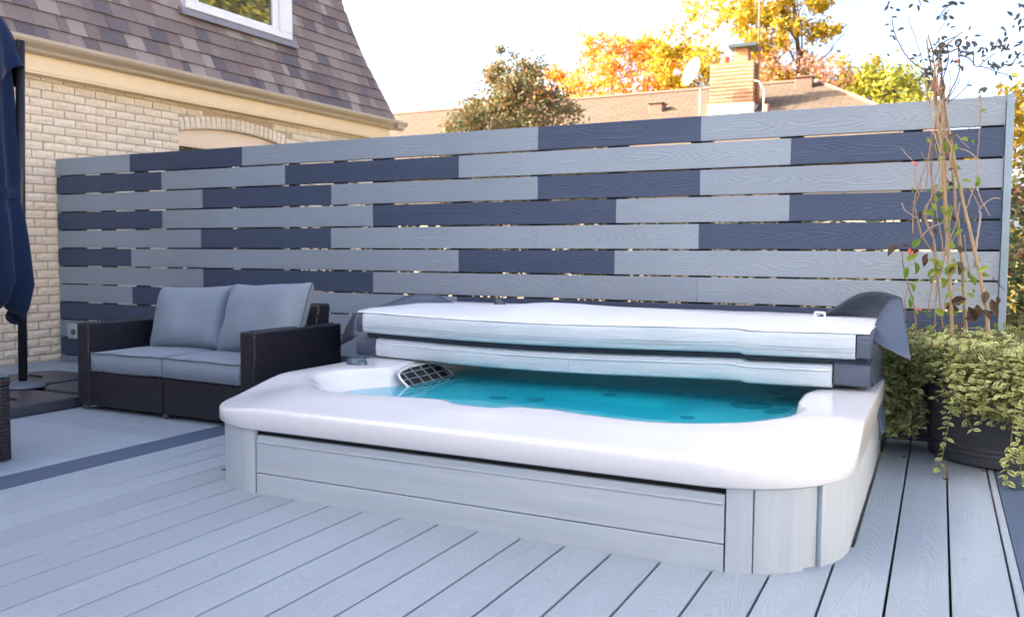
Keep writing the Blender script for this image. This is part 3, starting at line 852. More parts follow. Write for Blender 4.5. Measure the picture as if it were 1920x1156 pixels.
# corner posts: a flat board, then a curved stave
def stave(name, a0, a1, cx, cy, r, z0=-0.05, z1=0.2445, n=10, th=0.024):
    m = MB(); o_, i_ = [], []
    for k in range(n+1):
        a = a0+(a1-a0)*k/n
        o_.append((cx+r*math.cos(a), cy+r*math.sin(a))); i_.append((cx+(r-th)*math.cos(a), cy+(r-th)*math.sin(a)))
    loop = o_+i_[::-1]
    m.loft([[(x,y,z0) for x,y in loop],[(x,y,z1) for x,y in loop]], cap0=True, cap1=True); shift(m, TO)
    return m.build(name, mat_v, tub, bevel=0.003)
mat_v = m_cab_v
CR = 0.38
cxr, cyr = OX1-0.018-CR, 2.458+CR
stave('corner_board', R(-78.5), R(-67.0), cxr, cyr, CR+0.003)
stave('corner_stave', R(-66.6), R(-43.6), cxr, cyr, CR+0.006)
stave('corner_stave', R(-43.2), R(-33.5), cxr, cyr, CR-0.012)
stave('corner_stave', R(-33.0), R(0), cxr, cyr, CR+0.002)
panel('side_panel', m_cab_v, OX1-0.044, OX1-0.016, cyr+0.002, 4.4, -0.05, 0.2445)
cxl = OX0+0.028+CR
stave('corner_stave', R(-180), R(-92), cxl, cyr, CR+0.004, n=18)
panel('side_panel', m_cab_v, OX0+0.026, OX0+0.052, cyr+0.002, 4.4, -0.05, 0.2445)
# filter grille on the inner wall at the left, its slots and knob
def gpt(u, v):     # u along the wall, v up the sloping wall
    return Vector((-2.258 - 0.095*v - 0.035*(u-0.2)**2, 3.46 + 0.46*u, 0.262 + 0.078*v))
def gspan(v):      # rounded outline
    e = abs(v-0.35)/0.80
    k = 0.5*math.sqrt(max(0.0, 1-e**4)); return 0.5-k, 0.5+k
m = MB(); rows_ = []
for v in (-0.42,-0.38,-0.25,0.0,0.35,0.7,0.95,1.08,1.12):
    a_, b_ = gspan(v); rows_.append([gpt(a_+(b_-a_)*u/10, v) for u in range(11)])
m.loft(rows_, closed=False); shift(m, TO)
grille = m.build('filter_grille', m_black, tub)
for k in range(5):
    u = 0.10+0.80*k/4
    vv = [v/8-0.4 for v in range(13) if gspan(v/8-0.4)[0] < u < gspan(v/8-0.4)[1]]
    m = MB(); m.tube([gpt(u, v)+Vector((0.004,0,0.003)) for v in vv], 0.0034, 5); shift(m, TO); m.build('bar', m_grille, grille)
for k in range(4):
    v = -0.15+k*0.33; a_, b_ = gspan(v)
    m = MB(); m.tube([gpt(a_+(b_-a_)*u/10, v)+Vector((0.005,0,0.004)) for u in range(11)], 0.003, 5); shift(m, TO); m.build('bar', m_grille, grille)
m = MB(); loop_ = [gpt(gspan(-0.42+1.54*i/16)[0], -0.42+1.54*i/16) for i in range(17)]+[gpt(gspan(1.12-1.54*i/16)[1], 1.12-1.54*i/16) for i in range(17)]
m.tube(loop_+[loop_[0]], 0.0065, 7); shift(m, TO); m.build('grille_surround', m_shell, grille, smooth=True)
m = MB(); m.lathe([(0,0.040),(0.034,0.039),(0.048,0.033),(0.056,0.018),(0.058,-0.01)], n=28); o = m.build('valve_knob', m_knob, tub, smooth=True)
o.location = (-2.585-TO[0], 3.47-TO[1], 0.357); o.scale = (1.0,0.8,1)
# jets
def jet(x, y, z, r, tilt=(0,0,0)):
    r *= 1.35
    m = MB(); m.lathe([(r*1.05,0.0),(r*1.05,0.008),(r*0.92,0.012),(r*0.80,0.006),(r*0.45,0.004),(r*0.42,0.010),(r*0.2,0.012),(0,0.012)], n=26)
    o = m.build('jet', m_jet, tub, smooth=True); o.location = (x-TO[0], y-TO[1], z); o.rotation_euler = tilt
    m = MB(); m.lathe([(r*0.40,0.011),(r*0.36,0.014),(r*0.28,0.0125)], n=20); m.build('jet_ring', m_jet_s, o, smooth=True)
for x, y, z, r, *tl in ((-0.735,3.88,0.135,0.064),(-0.605,4.08,0.185,0.046,(0,R(-32),0)),(-0.60,3.74,0.185,0.044,(0,R(-32),0)),(-0.66,4.26,0.17,0.036),(-1.83,3.55,0.11,0.030),(-1.665,3.60,0.10,0.034),(-1.40,3.88,0.10,0.026),(-0.92,3.49,0.12,0.022)):
    jet(x, y, z, r, tl[0] if tl else (0, 0, 0))

# ================================================================== FOLDED COVER
cov = thing('tub_cover', 'folded grey vinyl tub cover with white underside across the back of the tub', 'tub cover', (-1.5, 4.1, 0.36))
CO = (-1.5, 4.1, 0.36)
CX0, CX1 = -2.745, -0.238
def sag(x):
    t = min(1.0, max(0.0, (x-CX0)/(CX1-CX0))); return -0.026*math.sin(PI*min(1,t*1.25))**1.2*(1-0.4*t) if t < 0.8 else -0.026*0.6*math.sin(PI*t)
def slabmesh(name, mat, x0, x1, yf, yb, zb, zt, ztb, n=110, sagk=1.0, bulge=None, par=cov):
    """a foam half: front face at yf, rounded front edges, tapered to the back"""
    m = MB(); rings = []
    for i in range(n+1):
        x = x0+(x1-x0)*i/n
        s_ = sag(x)*sagk
        wv = 0.004*noise.noise(Vector((x*3.1, zt*10, 0))) + 0.0022*noise.noise(Vector((x*11, zt*10, 4)))
        bl = bulge(x) if bulge else 0
        e = 0.012
        h = zt-zb
        pr = [(yb, zb+s_*0.3), (yf+0.02, zb+s_), (yf+0.004, zb+s_+e*0.5), (yf+wv, zb+s_+e), (yf-0.004+wv, zb+s_+h*0.5), (yf+wv, zt+s_-e), (yf+0.005, zt+s_-e*0.3), (yf+0.022, zt+s_), (yf+0.12, zt+s_*0.9+0.006+bl*0.5), (yf+0.35, zt+s_*0.6+(ztb-zt)*0.4+bl), (yf+0.6, zt+s_*0.3+(ztb-zt)*0.7+bl*0.8), (yb, ztb)]
        rings.append([(x, a, b) for a, b in pr])
    m.loft(rings, cap0=True, cap1=True); shift(m, CO)
    return m.build(name, mat, par, smooth=True, angle=50)
slabmesh('lower_half', m_liner, -2.640, -0.382, 3.715, 4.62, 0.378, 0.474, 0.46)
slabmesh('lower_end', m_vinyl, CX0-0.045, -2.646, 3.745, 4.62, 0.372, 0.478, 0.46, n=6, sagk=0)
slabmesh('lower_end', m_vinyl, -0.376, CX1, 3.735, 4.62, 0.383, 0.484, 0.46, n=6, sagk=0)
slabmesh('hinge_strip', m_vinyl_d, CX0+0.03, CX1-0.01, 3.745, 4.60, 0.470, 0.503, 0.50, sagk=0.9)
def bl(x): return 0.045*math.exp(-((x+1.72)/0.42)**2) + 0.012*math.exp(-((x+2.3)/0.3)**2) + 0.006*math.sin(x*9)
up_o = slabmesh('upper_half', m_liner, CX0+0.045, -0.292, 3.680, 4.60, 0.502, 0.607, 0.615, sagk=0.8, bulge=bl)
# white top liner laid on the upper half
m = MB(); rings = []
for i in range(49):
    x = CX0+0.004+(CX1-CX0-0.006)*i/48; s_ = sag(x)*0.8; zt = 0.607
    pr = [(3.684, zt+s_-0.002), (3.690, zt+s_+0.002), (3.702, zt+s_+0.005), (3.80, zt+s_*0.9+0.011+bl(x)*0.5), (4.03, zt+s_*0.6+0.009+bl(x)), (4.28, zt+s_*0.3+0.012+bl(x)*0.8), (4.605, 0.620)]
    rings.append([(x, a, b+0.0022*noise.noise(Vector((x*6, a*9, 3)))) for a, b in pr])
m.loft(rings, closed=False); shift(m, CO); o = m.build('top_liner', m_liner_top, cov, smooth=True)
sd = o.modifiers.new('thick', 'SOLIDIFY'); sd.thickness = 0.004
slabmesh('upper_end', m_vinyl, CX0+0.002, CX0+0.040, 3.684, 4.60, 0.502, 0.602, 0.61, n=3, sagk=0)
slabmesh('upper_end', m_vinyl, -0.287, CX1, 3.684, 4.60, 0.503, 0.606, 0.61, n=3, sagk=0)
# seams across the front faces
def seam(z, yf, x0, x1, wav=0.004, sk=0.8, mat=m_vinyl_d, r=0.0016):
    m = MB(); pts = []
    for i in range(41):
        x = x0+(x1-x0)*i/40
        pts.append((x, yf-0.0015, z+sag(x)*sk+wav*noise.noise(Vector((x*2.2, z*40, 1)))))
    m.tube(pts, r, 5); shift(m, CO); m.build('seam', mat, cov, smooth=True)
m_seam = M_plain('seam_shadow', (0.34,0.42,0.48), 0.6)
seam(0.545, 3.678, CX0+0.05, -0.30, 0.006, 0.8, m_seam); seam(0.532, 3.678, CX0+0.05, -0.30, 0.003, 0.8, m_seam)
seam(0.452, 3.713, -2.63, -0.39, 0.002, 1.0, m_liner_top, 0.004)
m = MB(); m.tube([(-1.545,3.711,0.36),(-1.545,3.710,0.40),(-1.546,3.711,0.445)], 0.0012, 5); shift(m, CO); m.build('stitch', m_seam, cov)
# loose skirt flaps standing up behind and hanging at the ends
def sheet(name, mat, grid, par, thick=0.004, sub=2):
    m = MB(); n = len(grid[0])
    m.loft(grid, closed=False); shift(m, CO)
    o = m.build(name, mat, par, smooth=True)
    a = o.modifiers.new('sub', 'SUBSURF'); a.levels = sub; a.render_levels = sub; a.boundary_smooth = 'PRESERVE_CORNERS'
    b = o.modifiers.new('thick', 'SOLIDIFY'); b.thickness = thick; b.offset = 0
    return o
P = at
sheet('skirt_flap', m_vinyl_d, [  # darker copy of the flap vinyl paints the shade inside the arch
  [P(1522,597,4.34), P(1548,588,4.36), P(1575,570,4.40), P(1606,549,4.42), P(1640,545,4.42), P(1668,549,4.38), P(1690,558,4.28)],
  [P(1528,604,4.40), P(1552,598,4.42), P(1580,588,4.46), P(1612,576,4.48), P(1642,572,4.48), P(1668,574,4.42), P(1690,578,4.32)],
  [P(1532,612,4.42), P(1556,610,4.44), P(1584,606,4.46), P(1614,604,4.48), P(1640,602,4.46), P(1664,600,4.40), P(1688,598,4.34)],
  [P(1534,622,4.42), P(1558,622,4.44), P(1586,622,4.46), P(1616,622,4.46), P(1640,622,4.42), P(1662,622,4.38), P(1684,622,4.34)]], cov)
sheet('skirt_flap', m_vinyl, [
  [P(1656,578,4.30), P(1666,563,4.30), P(1678,557,4.28), P(1691,558,4.24)],
  [P(1645,596,4.16), P(1660,590,4.14), P(1678,587,4.12), P(1696,588,4.10)],
  [P(1637,618,4.00), P(1657,620,3.98), P(1678,624,3.96), P(1701,630,3.95)],
  [P(1636,640,3.88), P(1658,651,3.86), P(1682,663,3.85), P(1707,675,3.84)]], cov)
sheet('skirt_flap', m_vinyl, [
  [P(1634,640,3.98), P(1648,650,4.1), P(1656,665,4.25)],
  [P(1633,690,3.96), P(1646,700,4.1), P(1655,715,4.25)],
  [P(1638,728,3.92), P(1649,745,4.05), P(1658,760,4.2)],
  [P(1646,765,3.80), P(1654,780,3.9), P(1660,790,4.0)],
  [P(1652,815,3.70), P(1657,812,3.75), P(1662,800,3.8)]], cov)
sheet('skirt_flap', m_vinyl, [
  [P(664,592,4.10), P(700,578,4.2), P(745,561,4.3), P(785,549,4.38), P(812,549,4.40), P(840,562,4.40), P(885,584,4.38)],
  [P(668,596,4.05), P(705,586,4.15), P(750,575,4.22), P(790,566,4.28), P(815,566,4.32), P(842,574,4.34), P(884,587,4.34)],
  [P(674,602,4.0), P(710,596,4.1), P(755,590,4.15), P(795,587,4.2), P(818,587,4.22), P(845,588,4.25), P(882,592,4.25)]], cov)
sheet('skirt_flap', m_vinyl_d, [
  [P(666,588,3.80), P(664,589,3.95), P(660,592,4.1)],
  [P(665,606,3.78), P(656,608,3.95), P(649,612,4.1)],
  [P(664,622,3.76), P(650,627,3.95), P(641,634,4.1)],
  [P(663,634,3.76), P(648,642,3.95), P(637,648,4.1)]], cov, sub=1)
def buckle(px, py, Y, mat):
    c = P(px, py, Y); m = MB()
    for dx in (-0.022, 0.022): m.tube([c+Vector((dx,0,-0.03)), c+Vector((dx*1.1,0,0.0)), c+Vector((dx*0.9,0,0.028))], 0.006, 6)
    for dz in (-0.03, 0.0, 0.028): m.tube([c+Vector((-0.022,0,dz)), c+Vector((0.022,0,dz))], 0.006, 6)
    shift(m, CO); m.build('buckle', mat, cov, smooth=True)
buckle(1537, 597, 4.2, m_dish)
sheet('strap', m_vinyl_d, [[P(928,560,4.4), P(938,558,4.4), P(946,566,4.4)], [P(926,575,4.38), P(940,574,4.38), P(952,580,4.38)], [P(926,592,4.35), P(942,592,4.35), P(956,592,4.35)]], cov, sub=1)

# ================================================================== LOVESEAT
sofa = thing('wicker_loveseat', 'dark brown wicker loveseat with grey cushions against the fence', 'sofa', (-3.8, 3.7, 0))
SO = (-3.8, 3.7, 0)
def sp(name, x0, x1, y0, y1, z0, z1, mat=m_wicker, bev=0.012, par=sofa):
    m = MB(); m.box(x0, x1, y0, y1, z0, z1); shift(m, SO); return m.build(name, mat, par, bevel=bev, seg=3)
SXL, SXR, SXM = -4.480, -3.125, -3.795
sp('front_panel', SXL+0.004, SXM-0.002, 3.340, 3.40, 0.028, 0.222)
sp('front_panel', SXM+0.002, SXR-0.004, 3.340, 3.40, 0.028, 0.222)
sp('seat_base', SXL+0.10, SXR-0.10, 3.402, 4.02, 0.10, 0.215)
sp('arm', SXL, SXL+0.098, 3.330, 4.05, 0.028, 0.503)
sp('arm', SXR-0.100, SXR, 3.330, 4.05, 0.028, 0.508)
bk = MB(); bk.loft([[(SXL+0.10, 3.86, 0.10), (SXR-0.102, 3.86, 0.10), (SXR-0.102, 4.02, 0.10), (SXL+0.10, 4.02, 0.10)], [(SXL+0.10, 3.97, 0.62), (SXR-0.102, 3.97, 0.62), (SXR-0.102, 4.085, 0.62), (SXL+0.10, 4.085, 0.62)]], cap0=True, cap1=True); shift(bk, SO)
bk.build('backrest', m_wicker, sofa, bevel=0.018, seg=3)
for x in (SXL+0.03, SXM, SXR-0.03):
    for y_ in (3.36, 4.0):
        m = MB(); m.lathe([(0.018,0.03),(0.020,0.012),(0.014,0.0),(0,0.0)], x-SO[0], y_-SO[1], 12); m.build('foot', m_foot, sofa, smooth=True)
def rope_edge(pts, par, n):       # braided edge along the arm tops
    m = MB()
    for i in range(n):
        t0, t1 = i/n, (i+0.8)/n
        a = Vector(pts[0]).lerp(Vector(pts[1]), t0); b = Vector(pts[0]).lerp(Vector(pts[1]), t1)
        m.tube([a+Vector((0.006,0,-0.002)), (a+b)/2+Vector((0,0,0.003)), b+Vector((-0.006,0,-0.002))], [0.005,0.008,0.005], 6)
    shift(m, SO); m.build('braid', m_wicker, par, smooth=True)
rope_edge(((SXR-0.05,3.345,0.506),(SXR-0.05,4.04,0.506)), sofa, 26)
rope_edge(((SXL+0.05,3.345,0.501),(SXL+0.05,4.04,0.501)), sofa, 26)
rope_edge(((SXL+0.1,3.345,0.222),(SXM-0.01,3.345,0.222)), sofa, 22)
rope_edge(((SXM+0.01,3.345,0.222),(SXR-0.1,3.345,0.222)), sofa, 22)

def cushion(name, label, w, d, h, crown, M, group, seed, wrinkle=0.004, corner=0.35, N=26):
    """boxed or knife-edge cushion: x width, y depth, z thickness; piping is a part"""
    def outline(u, v):
        # pinched sides between full corners
        px = 1 - 0.035*crown*(1-v*v); py = 1 - 0.035*crown*(1-u*u)
        x, y = u*px, v*py
        k = 0.06
        if abs(u) > 1-k and abs(v) > 1-k:
            a, b = (abs(u)-(1-k))/k, (abs(v)-(1-k))/k
            L = math.hypot(a, b)
            if L > 1: 
                x = math.copysign((1-k)+k*a/L, u)*px; y = math.copysign((1-k)+k*b/L, v)*py
        return x*w/2, y*d/2
    m = MB(); idx = {}
    def th(u, v):
        q = (1-abs(u)**3.2)*(1-abs(v)**3.2)
        return max(0, q)**0.5
    for side in (1, -1):
        for i in range(N+1):
            for k in range(N+1):
                u, v = -1+2*i/N, -1+2*k/N
                x, y = outline(u, v)
                z = side*(h*corner/2 + (h*(1-corner)/2)*th(u, v))
                nz = noise.noise(Vector((x*5+seed, y*5, side)))*wrinkle + noise.noise(Vector((x*16+seed, y*9, side)))*wrinkle*0.35
                idx[(side, i, k)] = len(m.v); m.v.append((x, y, z+side*nz))
    for side in (1, -1):
        for i in range(N):
            for k in range(N):
                q = (idx[(side,i,k)], idx[(side,i+1,k)], idx[(side,i+1,k+1)], idx[(side,i,k+1)])
                m.f.append(q if side == 1 else q[::-1]); m.m.append(0)
    per = [(i,0) for i in range(N)]+[(N,k) for k in range(N)]+[(i,N) for i in range(N,0,-1)]+[(0,k) for k in range(N,0,-1)]
    for a, b in zip(per, per[1:]+per[:1]):
        m.f.append((idx[(-1,)+a], idx[(-1,)+b], idx[(1,)+b], idx[(1,)+a])); m.m.append(0)
    o = m.build(name, m_cush, None, smooth=True)
    o.matrix_world = M
    tag(o, label, 'cushion', group)
    for side in ((1, -1) if corner > 0.2 else (1,)):
        pts = [Vector(m.v[idx[(side,)+a]]) for a in per]
        if corner <= 0.2: pts = [Vector((p.x*1.008, p.y*1.008, 0)) for p in pts]
        pts.append(pts[0]); pp = MB(); pp.tube(pts, 0.0045, 6, cap=False)
        pp.build('piping', m_piping, o, smooth=True)
    return o
seat_w = (SXR-0.1-(SXL+0.1))/2
for k, lab in ((0, 'grey seat cushion on the sofa half farther from the hot tub'), (1, 'grey seat cushion on the sofa half next to the hot tub')):
    cx = SXL+0.1+seat_w*(k+0.5)
    cushion('seat_cushion', lab, seat_w-0.004, 0.62, 0.135, 0.4, Matrix.Translation((cx, 3.645, 0.284)) @ Matrix.Rotation(R(-0.5+k), 4, 'Y'), 'loose seat cushions of the loveseat', 3+k*7, 0.004, 0.74)
def back_M(cx, cy, cz, lean, yawr=0, roll=0):
    return Matrix.Translation((cx, cy, cz)) @ Matrix.Rotation(R(yawr), 4, 'Z') @ Matrix.Rotation(R(90-lean), 4, 'X') @ Matrix.Rotation(R(roll), 4, 'Z')
cushion('back_cushion', 'plump grey back cushion leaning on the sofa back, farther from the hot tub', 0.58, 0.40, 0.23, 1.5, back_M(-4.035, 3.79, 0.522, 20, 3, 2.0), 'loose back cushions of the loveseat', 21, 0.017, 0.08)
cushion('back_cushion', 'plump grey back cushion with upturned corner, beside the arm nearest the hot tub', 0.62, 0.43, 0.24, 1.7, back_M(-3.450, 3.77, 0.535, 19, -6, 2.5), 'loose back cushions of the loveseat', 35, 0.017, 0.08)

# ================================================================== COFFEE TABLE at the left frame edge
ct = thing('coffee_table', 'dark wicker coffee table with glass top, cut off by the left frame edge', 'table', (-4.05, 2.15, 0))
TTO = (-4.05, 2.15, 0)
def tp(name, x0, x1, y0, y1, z0, z1, mat=m_wicker, bev=0.006):
    m = MB(); m.box(x0, x1, y0, y1, z0, z1); shift(m, TTO); m.build(name, mat, ct, bevel=bev)
TX0, TX1, TY0, TY1 = -4.48, -3.618, 1.78, 2.362
for x0 in (TX0, TX1-0.05):
    for y0 in (TY0, TY1-0.05): tp('leg', x0, x0+0.05, y0, y0+0.05, 0.004, 0.33)
tp('apron', TX0-0.002, TX1+0.002, TY1-0.048, TY1+0.002, 0.331, 0.368); tp('apron', TX0-0.002, TX1+0.002, TY0-0.002, TY0+0.048, 0.331, 0.368)
tp('apron', TX0-0.002, TX0+0.048, TY0+0.049, TY1-0.049, 0.331, 0.368); tp('apron', TX1-0.048, TX1+0.002, TY0+0.049, TY1-0.049, 0.331, 0.368)
tp('stretcher', TX1-0.045, TX1-0.005, TY0+0.051, TY1-0.051, 0.035, 0.075); tp('stretcher', TX0+0.051, TX1-0.051, TY1-0.045, TY1-0.005, 0.035, 0.075)
tp('glass_top', TX0+0.004, TX1-0.004, TY0+0.004, TY1-0.004, 0.3695, 0.377, M_plain('table_glass', (0.07,0.14,0.18), 0.08), 0.002)

# ================================================================== UMBRELLA
um = thing('patio_umbrella', 'closed navy patio umbrella on dark mast and weighted base beside the brick wall', 'umbrella', (-5.14, 3.44, 0))
UO = (-5.14, 3.44, 0)
m = MB(); m.tube([(-5.14,3.44,0.06), (-5.112,3.44,1.2), (-5.072,3.44,2.2)], 0.026, 12); shift(m, UO); m.build('mast', m_metal_d, um, smooth=True)
m = MB(); m.tube([(-5.074,3.44,2.14), (-5.10,3.42,2.17), (-5.25,3.34,2.20)], 0.022, 10); shift(m, UO); m.build('arm', m_metal_d, um, smooth=True)
m = MB(); m.lathe([(0.0,0.105),(0.05,0.105),(0.055,0.095),(0.10,0.088),(0.125,0.076),(0.125,0.070)], n=28); m.build('mast_collar', M_plain('collar_grey', (0.13,0.15,0.19), 0.4), um, smooth=True)
m = MB()
m.box(-0.62,0.62,-0.028,0.028,0.006,0.05); m.box(-0.028,0.028,-0.62,-0.03,0.006,0.05); m.box(-0.028,0.028,0.03,0.62,0.006,0.05)
cross = m.build('cross_base', m_metal_d, um)
for sx in (-1, 1):
    for sy in (-1, 1):
        m = MB(); a, b_ = 0.034, 0.62
        cut = 0.12
        pts = [(a+cut,a),(b_-0.02,a),(b_,a+0.02),(b_,b_-0.10),(b_-0.10,b_),(a+0.02,b_),(a,b_-0.02),(a,a+cut)]
        pts = [(sx*x, sy*y) for x, y in pts]
        if sx*sy < 0: pts = pts[::-1]
        m.loft([[(x,y,0.004) for x,y in pts],[(x,y,0.066) for x,y in pts]], cap0=True, cap1=True)
        o = m.build('base_weight', m_base, cross, bevel=0.010, seg=3)
        m = MB(); m.tube([(sx*0.30,sy*0.33,0.067),(sx*0.42,sy*0.33,0.067)], 0.012, 8); m.build('grip_slot', m_black, o)
um_base_rot = 0.0
# closed canopy: pleated cloth gathered round the hanging pole
def canopy_rings(levels, nf, seed, n=96):
    rr = random.Random(seed); ph = [rr.uniform(0, 6.28) for _ in range(4)]
    rings = []
    for z, cx, cy, r, amp, hem in levels:
        ring = []
        for j in range(n):
            a = 2*PI*j/n
            f = math.sin(nf*a+ph[0]+0.5*math.sin(a*2+ph[1])); f = math.copysign(abs(f)**0.7, f)
            g_ = 0.5*math.sin((nf*2+1)*a+ph[2])
            rad = r*(1+amp*(0.75*f+0.25*g_))
            zz = z + hem*(math.sin(nf*a*0.5+ph[3]))
            ring.append((cx+rad*math.cos(a), cy+rad*math.sin(a), zz))
        rings.append(ring)
    return rings
ucx, ucy = -5.245, 3.29
LV = [(0.54,ucx+0.0,ucy,0.15,0.40,0.08),(0.60,ucx+0.0,ucy,0.185,0.34,0.06),(0.72,ucx+0.02,ucy,0.21,0.28,0.02),(0.86,ucx+0.02,ucy,0.205,0.25,0),(1.00,ucx+0.015,ucy,0.20,0.22,0),(1.10,ucx+0.01,ucy,0.197,0.18,0),(1.20,ucx,ucy,0.19,0.14,0),(1.25,ucx,ucy,0.184,0.10,0),(1.28,ucx,ucy,0.184,0.10,0),(1.36,ucx,ucy,0.19,0.15,0),(1.5,ucx,ucy,0.18,0.18,0),(1.7,ucx,ucy,0.17,0.19,0),(1.9,ucx,ucy,0.165,0.17,0),(2.1,ucx,ucy,0.15,0.13,0),(2.28,ucx,ucy,0.11,0.08,0),(2.37,ucx,ucy,0.05,0.04,0),(2.40,ucx,ucy,0.01,0,0)]
m = MB(); m.loft(canopy_rings(LV, 8, 4)); shift(m, UO); o = m.build('canopy', m_navy, um, smooth=True)
b = o.modifiers.new('thick', 'SOLIDIFY'); b.thickness = 0.003
LV2 = [(1.98,ucx+0.015,ucy,0.215,0.16,0.06),(2.03,ucx+0.015,ucy,0.212,0.15,0.02),(2.12,ucx+0.015,ucy,0.197,0.12,0),(2.22,ucx+0.01,ucy,0.175,0.09,0),(2.32,ucx,ucy,0.14,0.05,0),(2.39,ucx,ucy,0.06,0.02,0),(2.42,ucx,ucy,0.005,0,0)]
m = MB(); m.loft(canopy_rings(LV2, 8, 9)); shift(m, UO); o = m.build('canopy_top', m_navy, um, smooth=True)
b = o.modifiers.new('thick', 'SOLIDIFY'); b.thickness = 0.003
LV3 = [(1.235,ucx,ucy,0.197,0.06,0),(1.255,ucx,ucy,0.201,0.06,0),(1.29,ucx,ucy,0.20,0.06,0),(1.305,ucx,ucy,0.195,0.06,0)]
m = MB(); m.loft(canopy_rings(LV3, 8, 4)); shift(m, UO); m.build('tie_strap', m_navy, um, smooth=True)

# ================================================================== PLANTER with trailing plant and climber
PC = (0.315, 4.50)
pot = thing('planter_pot', 'large round charcoal planter pot with ribbed foot under the trailing plant', 'planter', (PC[0], PC[1], 0))
m = MB(); m.lathe([(0.0,0.004),(0.325,0.004),(0.336,0.012),(0.338,0.05),(0.344,0.055),(0.344,0.068),(0.340,0.073),(0.347,0.078),(0.347,0.092),(0.343,0.097),(0.352,0.13),(0.372,0.26),(0.386,0.38),(0.388,0.395),(0.412,0.398),(0.420,0.408),(0.422,0.45),(0.416,0.462),(0.40,0.464),(0.392,0.45),(0.385,0.42)], n=72)
m.build('pot_wall', m_pot, pot, smooth=True, angle=35)
m = MB(); m.lathe([(0.388,0.425),(0.2,0.44),(0,0.445)], n=40); m.build('soil', m_soil, pot, smooth=True)

def leaf_pts(L, Wd, fold=0.25, n=3):
    """leaf in the xy plane, stem at origin, tip at +y; two halves folded on the midrib; returns verts, faces, uv"""
    prof = [(0.0,0.05),(0.25,0.8),(0.5,1.0),(0.78,0.66),(1.0,0.03)]
    v, f, uv = [], [], []
    for t, w in prof:
        bend = -0.12*L*t*t
        for s_ in (-1, 0, 1):
            v.append((s_*w*Wd/2, t*L, bend + (abs(s_)*fold*w*Wd/2))); uv.append((s_*(0.35+0.65*(1 if 0 < t < 1 else 1)), t))
    for i in range(len(prof)-1):
        for k in range(2):
            a = i*3+k; f.append((a, a+1, a+4, a+3))
    return v, f, uv
def leaf_frame(p, d, up, roll=0.0):
    d = d.normalized()
    x = d.cross(up)
    if x.length < 1e-3: x = d.cross(Vector((1,0,0)))
    x.normalize(); z = x.cross(d)
    M_ = Matrix((x, d, z)).transposed().to_4x4()
    return Matrix.Translation(p) @ M_ @ Matrix.Rotation(roll, 4, 'Y')
class LeafMB(MB):
    def __init__(s): super().__init__(); s.uv = []
    def leaf(s, M_, L, Wd, fold=0.25):
        v, f, uv = leaf_pts(L, Wd, fold); n = len(s.v)
        s.v += [tuple(M_ @ Vector(p)) for p in v]; s.f += [tuple(n+i for i in q) for q in f]; s.m += [0]*len(f); s.uv += uv
def leaf_mesh(name, L, Wd, mat, fold=0.25):
    b = LeafMB(); b.leaf(Matrix.Identity(4), L, Wd, fold); return b.mesh(name, mat, smooth=fold < 0.4)

tr = thing('trailing_plant', 'variegated green trailing plant spilling over the rim of the charcoal planter', 'plant', (PC[0], PC[1], 0.43))
TR = (PC[0], PC[1], 0.43)
rt = random.Random(21)
lv = LeafMB(); stems = MB(); singles = []
def add_leaf(p, d, up, L, W_):
    M_ = leaf_frame(p, d, up, rt.uniform(-0.5, 0.5))
    px, py = proj(p)
    singles.append((-(p-Vector((0,0,CAM_H))).length, M_, L, W_))
def strand(theta, L, reach, start_r=0.30, z0=0.47):
    """a stem that leaves the soil, arches over the rim and hangs"""
    ct, st = math.cos(theta), math.sin(theta)
    n = max(5, int(L/0.022)); pts = []
    r_, z_ = start_r, z0; ang = rt.uniform(0.2, 0.9)
    wob = rt.uniform(-1.4, 1.4)
    for i in range(n):
        pts.append(Vector((PC[0]+r_*ct - wob*0.12*(i/n)*st, PC[1]+r_*st + wob*0.12*(i/n)*ct, z_)))
        r_ += 0.022*math.cos(ang); z_ += 0.022*math.sin(ang)
        if r_ > 0.40+reach*0.25: ang = max(ang-0.34, -1.50+0.18*rt.random())
        else: ang = max(ang-0.14, -0.15)
        rmin = 0.36 + 0.10*max(0, min(1, z_/0.4))
        if z_ < 0.40 and r_ < rmin: r_ = rmin
        if z_ < 0.016: break
    return pts
def dress(pts, dens=1.0, s0=0.025):
    stems.tube([tuple(p) for p in pts], 0.0016, 4, cap=False)
    for i in range(1, len(pts)):
        d = (pts[i]-pts[i-1])
        if d.length < 1e-6: continue
        d.normalize()
        for k in range(3):
            if rt.random() > dens: continue
            a = rt.uniform(0, 6.28)
            side = Vector((math.cos(a), math.sin(a), 0.5*rt.uniform(-0.4, 1)))
            dr = (side - d*side.dot(d)*0.6 + d*0.35).normalized()
            rad = Vector((pts[i].x-PC[0], pts[i].y-PC[1], 0)); 
            if rad.length > 0: dr = (dr + rad.normalized()*0.3).normalized()
            L = s0*rt.uniform(0.7, 1.35)
            add_leaf(pts[i], dr, Vector((0,0,1)) + rad*1.2, L, L*rt.uniform(0.45, 0.6))
for q in range(760):                                                          # mound over the soil and rim
    th = rt.uniform(0, 2*PI); rr_ = 0.45*math.sqrt(rt.random())
    hgt = 0.05+0.10*rt.random()*(1-0.3*rr_/0.4)
    p0 = Vector((PC[0]+rr_*math.cos(th), PC[1]+rr_*math.sin(th), 0.445))
    lean = Vector((math.cos(th), math.sin(th), 0))*0.7*rr_/0.4 + Vector((rt.uniform(-.5,.5), rt.uniform(-.5,.5), 1))
    pts = [p0 + lean*hgt*t for t in (0, 0.35, 0.7, 1.0)]
    dress(pts, 1.0, 0.027)
